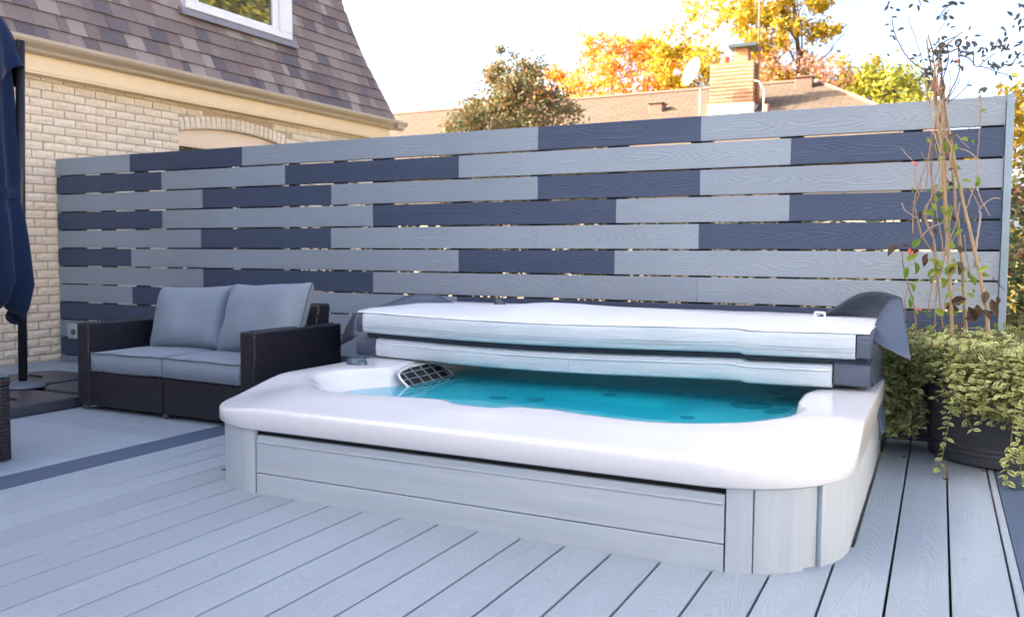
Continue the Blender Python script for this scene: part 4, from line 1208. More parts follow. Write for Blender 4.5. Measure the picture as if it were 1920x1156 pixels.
def tuft(c, n, spread, s0=0.027):
    '''a clump of short leafy shoots at c, thrown outward from the pot'''
    out = Vector((c.x-PC[0], c.y-PC[1], 0)); out = out.normalized() if out.length else Vector((0,-1,0))
    for _ in range(n):
        d = (out*rt.uniform(0.1,1.0) + Vector((rt.gauss(0,0.6), rt.gauss(0,0.6), rt.uniform(-0.9,0.5)))).normalized()
        p = c + Vector((rt.gauss(0,spread), rt.gauss(0,spread*0.6), rt.gauss(0,spread)))
        L = rt.uniform(0.03, 0.075)
        dress([p, p+d*L*0.5, p+d*L+Vector((0,0,-0.3*L))], 1.0, s0)
for q in range(150):                                                          # bushy fall over the front and right of the rim
    deg = rt.uniform(240, 352); th = R(deg)
    depth = 0.29*rt.random()**1.35*(0.45+0.55*math.sin(R((deg-238)*1.9))**2)
    rr_ = 0.425+0.05*rt.random()+0.03*math.sin(depth*9)
    tuft(Vector((PC[0]+rr_*math.cos(th), PC[1]+rr_*math.sin(th), 0.47-depth)), 7, 0.03)
for q in range(34):
    th = R(rt.uniform(196, 240)); tuft(Vector((PC[0]+0.42*math.cos(th), PC[1]+0.42*math.sin(th), 0.49-0.07*rt.random())), 6, 0.025)
for q in range(60):
    dress(strand(R(rt.uniform(248, 350)), 0.18+0.26*rt.random(), rt.uniform(0, 0.4)), 0.9)
for q in range(6):                                                            # a few long runners that reach the deck
    dress(strand(R(rt.uniform(246, 285)), 0.75, 0.3), 0.6, 0.034)
for q in range(95):                                                           # the bunch between tub and pot
    th = R(rt.uniform(172, 206)); rr_ = rt.uniform(0.40, 0.56)
    tuft(Vector((PC[0]+rr_*math.cos(th), PC[1]+rr_*math.sin(th), rt.uniform(0.14, 0.46))), 7, 0.03)
for q in range(30):
    dress(strand(R(rt.uniform(170, 206)), rt.uniform(0.5, 0.75), rt.uniform(0.1, 0.5)), 0.9)
singles.sort(key=lambda s_: -s_[0])
me_leaf = [leaf_mesh('leaf', 1.0, wv, m_trail) for wv in (0.46, 0.52, 0.58)]
inside = []
k = 0
for dist, M_, L, W_ in singles:
    px, py = proj(M_.translation)
    if k < 290 and px < 1930 and rt.random() < 0.35:
        link('leaf', rt.choice(me_leaf), tr, M=Matrix.Translation(-Vector(TR)) @ M_ @ Matrix.Scale(L, 4)); k += 1
    else: lv.leaf(M_, L, W_)
shift(lv, TR); tag(lv.build('foliage', m_trail, tr, smooth=True), kind='stuff')
shift(stems, TR); stems.build('stem', M_plain('trail_stem', (0.20,0.20,0.07), 0.7), tr, smooth=True)

vine = thing('climbing_vine', 'leggy climbing honeysuckle with bare tan canes tied together above the planter', 'plant', (PC[0], PC[1], 0.44))
VO = (PC[0], PC[1], 0.44)
VY = 4.44
rv = random.Random(8)
def cane(name, pix, rad, mat, dy=0.0, wob=0.004, n=7):
    pts = []
    for i, q in enumerate(pix):
        y_ = VY + dy + (q[2] if len(q) > 2 else 0)
        pts.append(at(q[0], q[1], y_))
    # refine
    out = []
    for i in range(len(pts)-1):
        p0 = pts[max(i-1,0)]; p1 = pts[i]; p2 = pts[i+1]; p3 = pts[min(i+2,len(pts)-1)]
        for k in range(5):
            t = k/5
            out.append(0.5*((2*p1)+(p2-p0)*t+(2*p0-5*p1+4*p2-p3)*t*t+(3*p1-p0-3*p2+p3)*t**3) + Vector((rv.uniform(-1,1), rv.uniform(-1,1), 0))*wob*0.4)
    out.append(pts[-1])
    r = [rad[0]+(rad[1]-rad[0])*i/(len(out)-1) for i in range(len(out))]
    m = MB(); m.tube(out, r, n); shift(m, VO); m.build(name, mat, vine, smooth=True)
    return out
cane('cane', [(1784,660),(1783,560),(1778,470),(1774,400),(1771,330),(1765,270),(1757,215),(1752,170)], (0.0085,0.0055), m_cane)
cane('cane', [(1812,640,0.06),(1808,560,0.06),(1802,470,0.05),(1793,400,0.03),(1786,330,0.02),(1777,270,0.01),(1768,210),(1762,165)], (0.008,0.005), m_cane, wob=0.006)
cane('cane', [(1856,640),(1846,560),(1832,490),(1818,430),(1804,370),(1792,310),(1782,255),(1772,200),(1768,150)], (0.0092,0.005), m_cane)
cane('cane', [(1826,500),(1832,450),(1838,405),(1836,396)], (0.005,0.004), m_twig_p)
cane('cane', [(1768,290),(1762,250),(1758,215),(1765,190),(1772,160)], (0.007,0.005), m_cane, dy=-0.03)
cane('cane', [(1776,290),(1772,250),(1760,215),(1754,185),(1750,150)], (0.006,0.004), m_twig, dy=-0.02)
for pix, w, mt in (
 ([(1718,640),(1716,585),(1705,540),(1694,500),(1692,470)], 0.004, m_twig),
 ([(1748,470),(1728,440),(1718,400),(1714,380),(1722,350),(1732,320),(1742,290),(1748,240)], 0.0035, m_twig),
 ([(1768,620),(1762,560),(1755,510),(1750,450),(1748,400),(1746,350),(1748,300),(1750,260)], 0.0035, m_twig),
 ([(1726,445),(1740,430),(1748,425),(1760,420),(1768,418)], 0.003, m_twig_p),
 ([(1770,470),(1785,440),(1795,410),(1800,380)], 0.0035, m_twig_p),
 ([(1712,440),(1712,400),(1716,380),(1723,365),(1727,345)], 0.003, m_twig),
 ([(1723,365),(1716,330),(1717,306)], 0.004, m_cane),
 ([(1736,350),(1740,318),(1734,298),(1728,285)], 0.003, m_twig),
 ([(1720,410),(1698,395),(1691,380)], 0.003, m_twig_p),
 ([(1718,308),(1700,290),(1690,278)], 0.002, m_twig_p),
 ([(1730,440),(1722,420),(1712,412),(1700,415)], 0.002, m_twig),
 ([(1780,275),(1795,278),(1815,284),(1830,298),(1834,320),(1826,350),(1818,375),(1808,400)], 0.0035, m_twig_p),
 ([(1784,250),(1796,255),(1806,268),(1818,278)], 0.002, m_twig_p),
 ([(1836,395),(1848,380),(1862,372),(1876,372)], 0.003, m_twig_p),
 ([(1834,352),(1836,365),(1845,385),(1857,405)], 0.0025, m_twig_p),
 ([(1838,178),(1837,230),(1835,270),(1832,300)], 0.0025, m_twig),
 ([(1838,392),(1828,370),(1815,350)], 0.0028, m_twig),
 ([(1788,470),(1780,430),(1784,400),(1795,370)], 0.003, m_twig),
 ([(1740,520),(1752,505),(1768,488),(1782,470),(1790,440)], 0.003, m_twig_p),
 ([(1822,520),(1812,480),(1808,440)], 0.003, m_twig),
 ([(1860,520),(1875,535),(1884,545)], 0.0025, m_twig_d),
 ([(1698,600),(1697,560),(1705,530)], 0.003, m_twig),
 ([(1768,590),(1775,560),(1790,545),(1805,540)], 0.003, m_twig)):
    cane('stem', pix, (w, w*0.7), mt, dy=rv.uniform(-0.05, 0.05), wob=0.004, n=5)
for q in range(6):                                                           # the bundle wound round the canes
    x0 = 1762+rv.gauss(0,13); x1 = 1762+rv.gauss(0,9); x2 = 1760+rv.gauss(0,14)
    cane('stem', [(x0+rv.gauss(0,10),rv.uniform(300,400)),(x0,285),(x1+rv.gauss(0,5),245),(x1,215),(x2,185),(x2+rv.gauss(0,10),rv.uniform(110,160))], (0.0034,0.0022), rv.choice((m_twig,m_twig_p,m_cane,m_cane)), dy=rv.uniform(-0.05,0.04), wob=0.006, n=5)
for q in range(4):
    x0 = rv.uniform(1715,1850); 
    cane('stem', [(x0,rv.uniform(520,620)),(x0+rv.gauss(0,10),470),(x0*0.75+1765*0.25+rv.gauss(0,10),400),(x0*0.5+1765*0.5+rv.gauss(0,10),340),(1768+rv.gauss(0,14),rv.uniform(250,300))], (0.0026,0.0018), rv.choice((m_twig,m_twig_p,m_twig)), dy=rv.uniform(-0.07,0.05), wob=0.006, n=4)
# twigs that fan out above the tie
top_tips = []
for pix, w in (
 ([(1758,180),(1750,140),(1742,105),(1738,72)], 0.0038), ([(1756,175),(1752,130),(1748,95),(1740,65)], 0.0036),
 ([(1760,180),(1757,150),(1760,120),(1764,95),(1780,80),(1805,60)], 0.0036), ([(1762,170),(1766,130),(1758,105),(1755,90),(1765,85)], 0.004),
 ([(1752,145),(1735,132),(1715,120),(1700,105),(1690,90),(1680,70),(1674,50),(1673,35)], 0.0025),
 ([(1748,150),(1740,165),(1739,180),(1744,195)], 0.003), ([(1768,160),(1770,140),(1776,120),(1778,100),(1776,88)], 0.0025),
 ([(1764,185),(1770,165),(1768,150),(1760,130)], 0.0025), ([(1772,190),(1785,165),(1795,145),(1800,125),(1798,100),(1795,80)], 0.0025),
 ([(1780,190),(1795,180),(1810,165),(1818,150)], 0.0018), ([(1778,195),(1782,160),(1781,130)], 0.0016),
 ([(1760,95),(1780,98),(1795,92),(1805,98),(1815,90),(1818,80)], 0.003), ([(1770,90),(1772,78),(1785,72),(1806,60)], 0.0025),
 ([(1800,105),(1815,108),(1825,118),(1828,124),(1845,126),(1870,135),(1905,145)], 0.0022), ([(1826,122),(1826,105),(1825,95)], 0.0022), ([(1836,125),(1850,112),(1866,100)], 0.002),
 ([(1865,88),(1872,75),(1875,70)], 0.002), ([(1865,88),(1878,86),(1885,90)], 0.003),
 ([(1884,122),(1898,120),(1906,108),(1915,98)], 0.0025), ([(1745,140),(1760,115),(1752,100)], 0.003),
 ([(1728,110),(1712,60),(1704,40),(1705,28)], 0.0012), ([(1757,38),(1768,22),(1778,12),(1790,8)], 0.002), ([(1760,36),(1775,22),(1786,18)], 0.0015), ([(1724,0),(1726,12)], 0.002), ([(1760,60),(1772,40),(1762,35)],0.0012)):
    out = cane('stem', pix, (w*1.25, w*0.8), m_twig_d if w < 0.0031 else m_twig, dy=rv.uniform(-0.06, 0.06), wob=0.006, n=5)
    top_tips += out[::3]
me_v = {k: leaf_mesh('leaf', 1.0, wv, mt, 0.6) for k, wv, mt in (('g',0.62,m_vleaf),('b',0.62,m_vbrown),('d',0.55,m_vbacklit))}
def vleaf(px, py, L, ang, kind, tilt=0.3, dy=0):
    p = at(px, py, VY+dy); d = Vector((math.cos(R(ang)), rv.uniform(-0.4,0.2), math.sin(R(ang))))
    M_ = leaf_frame(p, d, Vector((rv.uniform(-.4,.4),-1,tilt)), rv.uniform(-0.4,0.4))
    link('leaf', me_v[kind], vine, M=Matrix.Translation(-Vector(VO)) @ M_ @ Matrix.Diagonal((L*rv.uniform(0.65,1.05), L, L*rv.uniform(0.6,1.8), 1)))
for px, py, L, ang, kd in ((1700,490,0.060,40,'g'),(1712,465,0.055,60,'g'),(1702,500,0.06,-100,'g'),(1715,490,0.065,-80,'g'),(1688,462,0.075,215,'b'),(1692,462,0.03,10,'b'),(1740,475,0.055,-110,'b'),(1735,480,0.05,-95,'b'),(1724,470,0.045,200,'b'),
 (1770,505,0.085,140,'g'),(1772,515,0.075,50,'g'),(1768,510,0.06,175,'g'),(1765,520,0.045,-60,'g'),(1755,515,0.05,-120,'g'),(1752,400,0.05,170,'g'),(1762,390,0.05,10,'g'),(1774,400,0.045,60,'g'),(1770,395,0.05,-50,'g'),(1753,395,0.04,110,'g'),
 (1775,590,0.06,60,'g'),(1770,592,0.05,140,'g'),(1778,590,0.045,20,'g'),(1705,530,0.05,-60,'g'),(1704,560,0.05,-80,'g'),(1715,580,0.03,-50,'g'),(1738,590,0.02,-20,'g'),
 (1825,525,0.05,120,'g'),(1832,510,0.055,30,'g'),(1815,500,0.05,-130,'g'),(1830,498,0.04,80,'g'),(1828,535,0.045,100,'g'),(1820,340,0.035,170,'g'),(1830,350,0.035,60,'g'),(1838,345,0.04,110,'g'),(1815,265,0.035,150,'g'),(1822,262,0.02,-60,'g'),(1838,210,0.03,20,'g'),(1770,265,0.045,-80,'g'),(1768,255,0.035,100,'g'),(1735,590,0.03,80,'g'),
 (1795,490,0.045,-60,'b'),(1800,495,0.05,-90,'b'),(1790,500,0.04,-130,'b'),(1802,475,0.04,100,'b'),(1812,560,0.07,200,'b'),(1815,575,0.075,-60,'b'),(1858,560,0.085,-70,'b'),(1850,545,0.06,-100,'b'),(1798,580,0.06,170,'b'),(1804,600,0.05,-100,'b'),(1780,340,0.035,-60,'b'),(1776,335,0.03,-100,'b'),(1772,480,0.03,90,'b'),(1832,570,0.06,-80,'b'),(1842,580,0.06,-50,'b'),(1870,555,0.04,-90,'b'),(1830,600,0.05,170,'b')):
    vleaf(px, py, L, ang, kd, dy=rv.uniform(-0.06,0.04))
for q in range(46):                                                           # small fresh leaves up the stems
    t_ = rv.random(); vleaf(1770+rv.gauss(0,28)*(0.5+t_)+(t_-0.5)*10, 250+340*t_, rv.uniform(0.018,0.04), rv.uniform(0,360), 'g' if rv.random() < 0.8 else 'b', dy=rv.uniform(-0.07,0.04))
for px, py, n_, s_ in ((1675,15,4,9),(1725,8,3,6),(1690,50,2,8),(1665,52,2,5),(1672,70,2,5),(1674,107,1,4),(1770,30,8,14),(1790,8,4,6),(1758,88,14,9),(1765,105,12,8),(1780,85,10,10),(1800,98,8,10),(1820,82,8,9),(1830,95,6,7),(1840,94,6,7),(1722,108,5,8),(1735,132,8,6),(1745,140,7,6),(1850,125,5,8),(1866,128,6,7),(1882,92,9,5),(1905,40,5,10),(1915,12,5,8),(1900,50,4,10),(1890,112,4,8),(1905,125,5,10),(1918,95,5,8),(1908,100,4,8),(1868,80,3,6),(1760,120,8,9),(1752,105,8,8),(1792,115,4,7),(1745,160,3,5),(1830,165,2,5),(1885,65,4,8),(1838,178,2,4)):
    for q in range(n_):
        vleaf(px+rv.gauss(0,s_), py+rv.gauss(0,s_*0.8), rv.uniform(0.018,0.034), rv.uniform(0,360), 'd', dy=rv.uniform(-0.08,0.08))
for px, py, L, ang in ((1717,305,0.022,-60),(1715,302,0.02,-120),(1756,244,0.022,100),(1757,240,0.018,60),(1752,165,0.03,80),(1750,162,0.026,130),(1755,170,0.022,20),(1796,120,0.022,90),(1724,583,0.020,60),(1722,582,0.02,140),(1704,476,0.03,80),(1707,478,0.024,60),(1862,640,0.02,0)):
    p = at(px, py, VY-0.02); d = Vector((math.cos(R(ang)), -0.3, math.sin(R(ang))))
    m = LeafMB(); m.leaf(Matrix.Identity(4), L, L*0.6, 0.6); o = m.build('blossom', m_bud, vine, smooth=True); o.matrix_local = Matrix.Translation(-Vector(VO)) @ leaf_frame(p, d, Vector((0,-1,0.3)))

# fallen leaves on the deck
for i, (px, py, lab) in enumerate(((1700,855,'curled brown leaf caught in the deck gap beside the hot tub'), (1768,898,'brown leaf stuck in the deck gap in front of the planter'), (1850,884,'flat orange leaf fragment under the front of the planter'), (1903,884,'dry orange leaf lying beside the planter at the right frame edge'))):
    v = r2*((px-CXP)/FPX) + u2*((CYP-py)/FPX) + fwd; p = Vector((0,0,CAM_H)) + v*(-(CAM_H-0.003)/v.z)
    m = LeafMB(); m.leaf(Matrix.Identity(4), 0.04 if i == 3 else 0.03, 0.018, 0.7)
    o = m.build('fallen_leaf', M_leaf('fallen_leaf_%s' % ('orange' if i > 1 else 'brown'), [(0,(0.42,0.17,0.05)),(1,(0.30,0.13,0.05))] if i > 1 else [(0,(0.22,0.09,0.04)),(1,(0.16,0.07,0.03))], 0.2), None, smooth=True)
    o.matrix_world = Matrix.Translation(p) @ Matrix.Rotation(rv.uniform(0,6.28), 4, 'Z'); tag(o, lab, 'leaf', 'fallen leaves on the deck')

# ================================================================== TREES AND SHRUBS
def limbs(rr, base, top, r0, n, spread, mb, droop=0.0):
    """tapered trunk with limbs; returns points along the limbs"""
    pts = []
    trunk = [base.lerp(top, t/7) + Vector((rr.uniform(-1,1), rr.uniform(-1,1), 0))*0.02*(top-base).length*(1 if t else 0) for t in range(8)]
    mb.tube(trunk, [r0*(1-0.8*t/7) for t in range(8)], 8)
    H = (top-base).length
    for i in range(n):
        t = rr.uniform(0.35, 0.97); k = int(t*7)
        p = trunk[k].lerp(trunk[min(k+1,7)], t*7-k)
        a = rr.uniform(0, 6.28); L = spread*rr.uniform(0.5, 1.0)*(1.15-0.5*t)
        d = Vector((math.cos(a), math.sin(a), rr.uniform(0.2, 0.9))).normalized()
        q = [p]
        for s_ in range(4):
            d = (d + Vector((rr.uniform(-.3,.3), rr.uniform(-.3,.3), rr.uniform(-.12,.2)-droop))).normalized(); q.append(q[-1]+d*L/4)
        rb_ = r0*(1-0.8*t)*0.55
        mb.tube(q, [rb_*(1-0.8*s_/4) for s_ in range(5)], 5); pts += q[1:]
        for w in range(3):
            e = q[rr.randrange(1,5)]; d2 = (d+Vector((rr.uniform(-1,1), rr.uniform(-1,1), rr.uniform(-.3,.7)))).normalized()
            q2 = [e, e+d2*L*0.2, e+d2*L*0.38+Vector((0,0,0.04*L))]
            mb.tube(q2, [rb_*0.35, rb_*0.25, rb_*0.1], 4); pts += q2[1:]
    return pts
def crown_leaves(rr, clumps, per, size, mb):
    for c, rad in clumps:
        n = int(per*rr.uniform(0.6, 1.3))
        for _ in range(n):
            v = Vector((rr.gauss(0,1), rr.gauss(0,1), rr.gauss(0,0.8)))
            p = c + v*rad*0.55
            s_ = size*rr.uniform(0.6, 1.4)
            a = Vector((rr.gauss(0,1), rr.gauss(0,1), rr.gauss(0,0.7))).normalized(); b = a.cross(Vector((rr.gauss(0,1), rr.gauss(0,1), rr.gauss(0,1)))).normalized()
            mb.quad(p-a*s_*0.5, p+b*s_*0.3, p+a*s_*0.55, p-b*s_*0.3)
GZ = -0.55
def tree(name, label, cat, base, top, r0, nl, spread, clumps, per, size, leafmat, seed, group=None, barkm=m_bark):
    rr = random.Random(seed); t = thing(name, label, cat, base, group)
    b = MB(); pts = limbs(rr, Vector(base), Vector(top), r0, nl, spread, b)
    shift(b, base); b.build('trunk', barkm, t, smooth=True)
    lm = MB(); crown_leaves(rr, clumps(rr, pts), per, size, lm); shift(lm, base); lm.build('crown', leafmat, t)
    return t
def ell(c, rx, ry, rz, n, rad, shell=0.55):
    """clump centres spread through an ellipsoid, more of them near its surface"""
    def f(rr, pts):
        out = []
        while len(out) < n:
            v = Vector((rr.uniform(-1,1), rr.uniform(-1,1), rr.uniform(-1,1)))
            if v.length > 1 or (v.length < shell and rr.random() < 0.6): continue
            out.append((Vector(c)+Vector((v.x*rx, v.y*ry, v.z*rz)), rad*rr.uniform(0.7,1.3)))
        return out
    return f
def multi(*fs): return lambda rr, pts: [q for f in fs for q in f(rr, pts)]
def onlimbs(rad, share=1.0): return lambda rr, pts: [(p, rad*rr.uniform(0.6,1.3)) for p in pts if rr.random() < share]
def px2(px, py, Y): return tuple(at(px, py, Y))
# conical olive bush behind the fence
BY = 12.6
bx = at(970, 240, BY)
tree('round_bush', 'olive and rust coloured conical bush standing behind the middle of the fence', 'bush', (bx.x, BY, GZ), (bx.x, BY, 4.0), 0.08, 34, 0.9,
     multi(ell((bx.x+0.05,BY,2.2), 1.66,1.3,1.2, 150, 0.20), ell((bx.x-0.05,BY,3.02), 1.14,0.9,0.66, 96, 0.18), ell((bx.x+0.0,BY,3.78), 0.52,0.46,0.44, 28, 0.15), ell((bx.x+1.25,BY,2.35), 0.65,0.6,0.5, 34, 0.18), ell((bx.x-0.95,BY,2.75), 0.5,0.5,0.45, 24, 0.18), onlimbs(0.12,0.12)), 95, 0.062, m_lf_bush, 4)
# orange maple
tree('orange_maple', 'bright orange autumn maple beyond the neighbouring roof', 'tree', (at(1150,200,27).x, 27, GZ), (at(1150,200,27).x, 27, 7.0), 0.22, 22, 2.2,
     multi(ell((at(1160,150,27).x,27,6.4), 2.3,1.6,1.0, 74, 0.36), ell((at(1130,95,27).x,27,7.7), 0.7,0.7,0.40, 16, 0.26), ell((at(1195,98,27).x,27,7.6), 0.75,0.8,0.36, 16, 0.26), ell((at(1060,165,27).x,27,6.1), 1.2,1.0,0.8, 30, 0.34), ell((at(1255,160,27).x,27,6.3), 1.1,1.0,1.3, 34, 0.34), ell((at(1040,130,27).x,27,6.9), 0.4,0.5,0.3, 6, 0.25), onlimbs(0.22,0.15)), 70, 0.125, m_lf_orange, 7)
# tall yellow maple
tree('yellow_maple', 'tall golden maple with dark forked trunk rising behind the brick chimney', 'tree', (at(1492,165,26).x, 26, GZ), (at(1500,-60,26).x, 26, 9.6), 0.16, 26, 2.6,
     multi(ell((at(1350,75,26).x,26,7.3), 1.7,1.3,1.2, 40, 0.34), ell((at(1390,10,26).x,26,8.5), 1.7,1.4,0.8, 30, 0.36), ell((at(1285,125,26).x,26,6.6), 0.9,0.9,0.8, 20, 0.34), ell((at(1430,120,26).x,26,6.6), 0.7,0.8,0.8, 16, 0.3),
           *[ell((at(qx,qy,26).x,26,at(qx,qy,26).z), 0.55,0.6,0.13, 8, 0.22) for qx, qy in ((1460,15),(1530,8),(1545,62),(1500,50),(1450,75),(1470,140),(1420,40),(1270,95),(1250,150))], onlimbs(0.2,0.12)), 62, 0.125, m_lf_yellow, 12)
tree('pink_shrub', 'thin pinkish half bare shrub behind the roof vent', 'shrub', (at(1500,160,25).x, 25, GZ), (at(1500,110,25).x, 25, 6.4), 0.06, 24, 1.3,
     multi(ell((at(1495,130,25).x,25,6.0), 1.3,0.8,0.7, 34, 0.3), ell((at(1565,145,25).x,25,5.8), 0.7,0.7,0.5, 14, 0.3)), 30, 0.10, m_lf_pink, 13)
tree('lime_tree', 'low yellow green tree just right of the roof end', 'tree', (at(1665,190,25).x, 25, GZ), (at(1665,150,25).x, 25, 5.7), 0.14, 16, 1.2,
     ell((at(1665,165,25).x,25,5.35), 0.95,0.9,0.62, 36, 0.32), 90, 0.13, m_lf_lime, 15, 'low trees past the roof end')
tree('lime_tree', 'small olive green tree touching the end of the neighbouring roof', 'tree', (at(1590,170,26).x, 26, GZ), (at(1588,145,26).x, 26, 5.9), 0.12, 14, 0.9,
     multi(ell((at(1590,158,26).x,26,5.75), 0.7,0.7,0.42, 20, 0.28), ell((at(1545,160,26).x,26,5.6), 0.5,0.5,0.4, 10, 0.26)), 80, 0.12, m_lf_lime, 16, 'low trees past the roof end')
tree('lime_tree', 'lowest flat topped yellow tree peeking over the fence between the vine and the roof', 'tree', (at(1725,190,24).x, 24, GZ), (at(1725,185,24).x, 24, 4.8), 0.12, 14, 0.9,
     ell((at(1722,195,24).x,24,4.55), 0.55,0.7,0.45, 16, 0.28), 80, 0.12, m_lf_lime, 17, 'low trees past the roof end')
# beside the fence end
tree('yellow_shrub', 'tall golden shrub beyond the right end of the fence', 'shrub', (1.45, 8.6, GZ), (1.15, 8.6, 2.2), 0.06, 22, 0.8,
     multi(ell((1.15,8.6,1.95), 0.72,0.6,0.55, 60, 0.16), ell((0.55,8.8,2.0), 0.35,0.4,0.38, 24, 0.14), ell((1.3,8.6,1.0), 0.9,0.6,0.8, 60, 0.18)), 60, 0.06, m_lf_yellow, 18)
tree('mixed_shrub', 'dense shrub of red and green leaves hugging the right end post of the fence', 'shrub', (0.85, 6.2, GZ), (0.8, 6.2, 1.3), 0.04, 24, 0.6,
     multi(ell((0.82,6.2,1.05), 0.46,0.4,0.55, 70, 0.12), ell((0.85,6.3,0.2), 0.55,0.45,0.6, 70, 0.13)), 60, 0.045, m_lf_mixed, 19)
tree('garden_maple', 'large yellow green maple beyond the right frame edge, mirrored in the roof window', 'tree', (10.5, 22.5, GZ), (10.5, 22.5, 9.5), 0.3, 24, 3.5,
     multi(ell((10.5,22.5,7.5), 5.0,3.5,3.6, 190, 0.7), ell((14.5,25.5,8.0), 3.5,3,4.0, 90, 0.7)), 110, 0.26, m_lf_lime, 41)
tree('far_tree', 'pale yellow treetop just above the gutter corner of the brick house', 'tree', (at(775,215,40).x, 40, GZ), (at(775,205,40).x, 40, 7.9), 0.2, 14, 1.2,
     ell((at(775,214,40).x,40,7.5), 1.3,1.2,0.55, 26, 0.4), 60, 0.17, m_lf_lime, 23)
hg = thing('hedge_row', 'dark green hedge seen through the gaps of the fence', 'hedge', (-2.0, 7.2, GZ))
rr = random.Random(31); lm = MB()
crown_leaves(rr, [(Vector((rr.uniform(-5.6,0.6), rr.uniform(6.6,7.6), rr.uniform(-0.3,1.3))), 0.28) for _ in range(380)], 50, 0.07, lm); shift(lm, (-2.0,7.2,GZ)); lm.build('foliage', m_lf_hedge, hg)

# ================================================================== NEIGHBOURING HOUSE
nb = thing('bungalow', 'low neighbouring house with long brown shingled hip roof behind the fence', 'house', (-8, 19, GZ))
NO = (-8, 19, GZ)
RZ, RYR, EZ, EY = 4.56, 19.0, 2.35, 14.0
xr, xl = -2.45, -14.5
m = MB()
m.quad((xl-3,EY,EZ), (xr+3.1,EY,EZ), (xr,RYR,RZ), (xl,RYR,RZ))
m.quad((xr+3.1,EY,EZ), (xr+3.1,2*RYR-EY,EZ), (xr,RYR,RZ))
m.quad((xr+3.1,2*RYR-EY,EZ), (xl-3,2*RYR-EY,EZ), (xl,RYR,RZ), (xr,RYR,RZ))
m.quad((xl-3,2*RYR-EY,EZ), (xl-3,EY,EZ), (xl,RYR,RZ))
shift(m, NO); nroof = m.build('roof', m_farroof, nb, uvfun=lambda c, n: (c.x if abs(n.y) > abs(n.x) else c.y, c.z*2.4))
m = MB(); m.tube([(xl,RYR,RZ+0.01),(xr,RYR,RZ+0.01),(xr+3.1,EY,EZ+0.03)], 0.05, 6); shift(m, NO); m.build('ridge_cap', m_vent, nroof)
m = MB(); m.box(xl-2.6, xr+2.7, EY+0.4, 2*RYR-EY-0.4, GZ, EZ+0.02); shift(m, NO); m.build('wall', M_plain('neighbour_wall', (0.35,0.30,0.24), 0.9), nb)
def roof_z(y): return EZ+(RZ-EZ)*(y-EY)/(RYR-EY)
# chimney: courses of bricks on a mortar core, stack, cap and flue
chy = 17.0
cx0, cx1 = at(1330,150,chy).x, at(1413,150,chy).x
cz0, cz1 = at(1370,196,chy).z-0.1, at(1370,116,chy).z
m = MB(); m.box(cx0+0.012, cx1-0.012, chy+0.012, chy+0.62, cz0-0.3, cz1-0.012); shift(m, NO); ch = m.build('chimney', m_chim_mortar, nb)
cb = MB(); cb.box(-0.5,0.5,0,0.1,-0.5,0.5); cb_me = cb.mesh('brick', m_redbrick)
ncr = 11; chh = (cz1-cz0-0.13)/ncr
for c in range(ncr):
    z = cz0+0.13+chh*(c+0.5); nb_ = 4; w = (cx1-cx0)/nb_; of = 0.5*w if c % 2 else 0
    x = cx0-of
    while x < cx1-0.01:
        a, b_ = max(x, cx0)+0.008, min(x+w, cx1)-0.008
        if b_-a > 0.03: link('brick', cb_me, ch, M=Matrix.Translation(Vector(((a+b_)/2, chy, z))-Vector(NO)) @ Matrix.Diagonal((b_-a, 1.0, chh-0.030, 1)))
        x += w
    for k in range(3):
        a, b_ = chy+0.115+0.17*k, chy+0.115+0.17*k+0.15
        link('brick', cb_me, ch, M=Matrix.Translation(Vector((cx1-0.0, (a+b_)/2, z))-Vector(NO)) @ Matrix.Rotation(R(90),4,'Z') @ Matrix.Diagonal((b_-a, 0.1, chh-0.030, 1)))
m = MB(); m.box(cx0-0.02, cx1+0.02, chy-0.025, chy+0.64, cz0-0.25, cz0+0.12); shift(m, NO); m.build('flashing', m_flash, ch)
sx0, sx1 = at(1376,100,chy+0.1).x, at(1402,100,chy+0.1).x; sz1 = at(1390,90,chy+0.1).z
m = MB(); m.box(sx0, sx1, chy+0.1, chy+0.42, cz1-0.01, sz1); shift(m, NO); m.build('flue_stack', m_redbrick, ch)
m = MB(); m.box(at(1366,90,chy).x, at(1418,90,chy).x, chy-0.02, chy+0.54, sz1+0.002, sz1+0.06); shift(m, NO); m.build('cap', m_cap, ch)
fx = at(1358,110,chy+0.15).x
m = MB(); m.lathe([(0.075,0.0),(0.085,0.14),(0.075,0.15),(0.05,0.15),(0.05,0.0)], n=14); o = m.build('flue_pot', m_flue, ch, smooth=True); o.location = Vector((fx, chy+0.25, cz1))-Vector(NO)
# antenna pole with bracket
px_ = at(1418,150,chy+0.2)
m = MB(); m.tube([(cx1+0.05,chy+0.2,cz0+0.1), (cx1+0.04,chy+0.2,cz1-0.05)], 0.032, 8); m.tube([(cx1+0.05,chy+0.2,cz1-0.1), (cx1+0.03,chy+0.2,6.3)], 0.018, 6); shift(m, NO); m.build('antenna_pole', m_rust, nb, smooth=True)
m = MB(); m.tube([(cx1-0.1,chy+0.05,cz0+0.55),(cx1+0.10,chy+0.0,cz0+0.50),(cx1+0.22,chy-0.1,cz0+0.30),(cx1+0.30,chy-0.6,roof_z(chy-0.6)+0.02)], 0.014, 6); shift(m, NO); m.build('cable', m_flash, nb, smooth=True)
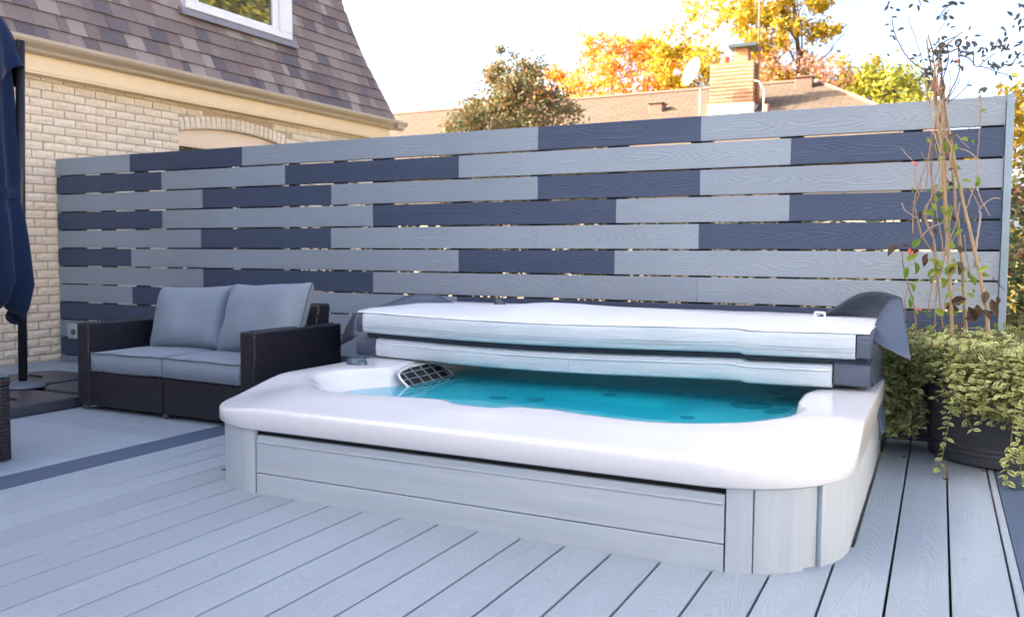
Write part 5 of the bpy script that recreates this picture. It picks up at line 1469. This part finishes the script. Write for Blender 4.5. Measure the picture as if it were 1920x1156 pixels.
# vents
def vent(px, py, Y, w, h):
    p = at(px, py, Y); z = roof_z(Y); m = MB(); m.box(p.x-w/2, p.x+w/2, Y-0.15, Y+0.15, z-0.1, z+h); m.box(p.x-w/2-0.03, p.x+w/2+0.03, Y-0.18, Y+0.18, z+h+0.001, z+h+0.03); shift(m, NO); m.build('roof_vent', m_vent, nb, bevel=0.01)
vent(1233, 186, 17.6, 0.28, 0.12); vent(1508, 160, 18.6, 0.34, 0.16)
p = at(1446, 185, 17.0); m = MB(); m.tube([(p.x,16.6,roof_z(16.6)-0.1),(p.x,16.6,roof_z(16.6)+0.24)], 0.055, 12); shift(m, NO); m.build('vent_pipe', m_vent, nb, smooth=True)
# dish
dsh = thing('satellite_dish', 'white satellite dish on a thin mast left of the brick chimney', 'satellite dish', at(1313,205,16.5))
DO = at(1313,205,16.5)
m = MB(); m.tube([(0,0,-0.25),(0,0,0.45),(-0.02,0.05,0.52)], 0.025, 8); m.build('mast', m_flash, dsh, smooth=True)
m = MB(); m.lathe([(0,0.0),(0.10,0.008),(0.18,0.026),(0.25,0.05),(0.252,0.056),(0.25,0.06),(0.18,0.036),(0.10,0.018),(0,0.01)], n=36); o = m.build('reflector', m_dish, dsh, smooth=True)
c = at(1300,136,16.5)-DO; o.location = c; o.rotation_euler = Vector((-0.62,-0.80,0.35)).to_track_quat('Z','Y').to_euler(); o.scale = (0.95,1.1,1)
l0 = at(1313,158,16.5)-DO; l1 = at(1270,137,16.0)-DO
m = MB(); m.tube([l0, l1], 0.014, 6); m.build('feed_arm', m_metal_d, dsh)
m = MB(); m.tube([l1+Vector((-0.05,0,0.02)), l1+Vector((0.04,0,-0.01))], [0.055,0.05], 10); m.build('receiver', m_dish, dsh, smooth=True)

# unseen pale house added beyond the right frame edge for warm bounce light
eh = thing('unseen_house', 'unseen pale sided house added beyond the right frame edge to bounce sunlight', 'house', (14, 3, GZ))
m = MB(); m.box(-4, 4, -9, 9, 0, 5.6); m.build('wall', M_plain('siding_pale', (0.73,0.68,0.60), 0.8, var=0.05), eh)
m = MB(); m.loft([[(-4.4,y_,5.5),(0,y_,7.4),(4.4,y_,5.5)] for y_ in (-9.4, 9.4)], closed=True, cap0=True, cap1=True); m.build('roof', m_farroof, eh)
for yy in (-6, -2, 2, 6):
    m = MB(); m.box(-4.05, -3.98, yy-0.6, yy+0.6, 1.4, 3.0); w_ = m.build('window', m_white, eh)
    m = MB(); m.box(-4.06, -4.051, yy-0.5, yy+0.5, 1.5, 2.9); m.build('pane', m_glass, w_)

# specks of grit and leaf crumbs on the deck
dg = MB(); rg = random.Random(77)
for _ in range(150):
    x, y = rg.uniform(-3.3, 0.2), rg.uniform(1.2, 2.4)
    if rg.random() < 0.35: x, y = rg.uniform(-0.2, 0.22), rg.uniform(2.4, 4.2)
    if rg.random() < 0.2: x, y = rg.uniform(-3.3, -2.75), rg.uniform(1.6, 3.2)
    s_ = rg.uniform(0.0012, 0.0035); a = rg.uniform(0, 6.28)
    p = [Vector((x+s_*math.cos(a+k*1.57)*(1 if k % 2 else 0.6), y+s_*math.sin(a+k*1.57), 0.0016+0.001*(k == 1))) for k in range(4)]
    dg.quad(*p)
tag(dg.build('deck_grit', M_leaf('grit', [(0,(0.10,0.06,0.03)), (0.6,(0.25,0.17,0.09)), (1,(0.55,0.52,0.48))], 0.1)), kind='stuff')
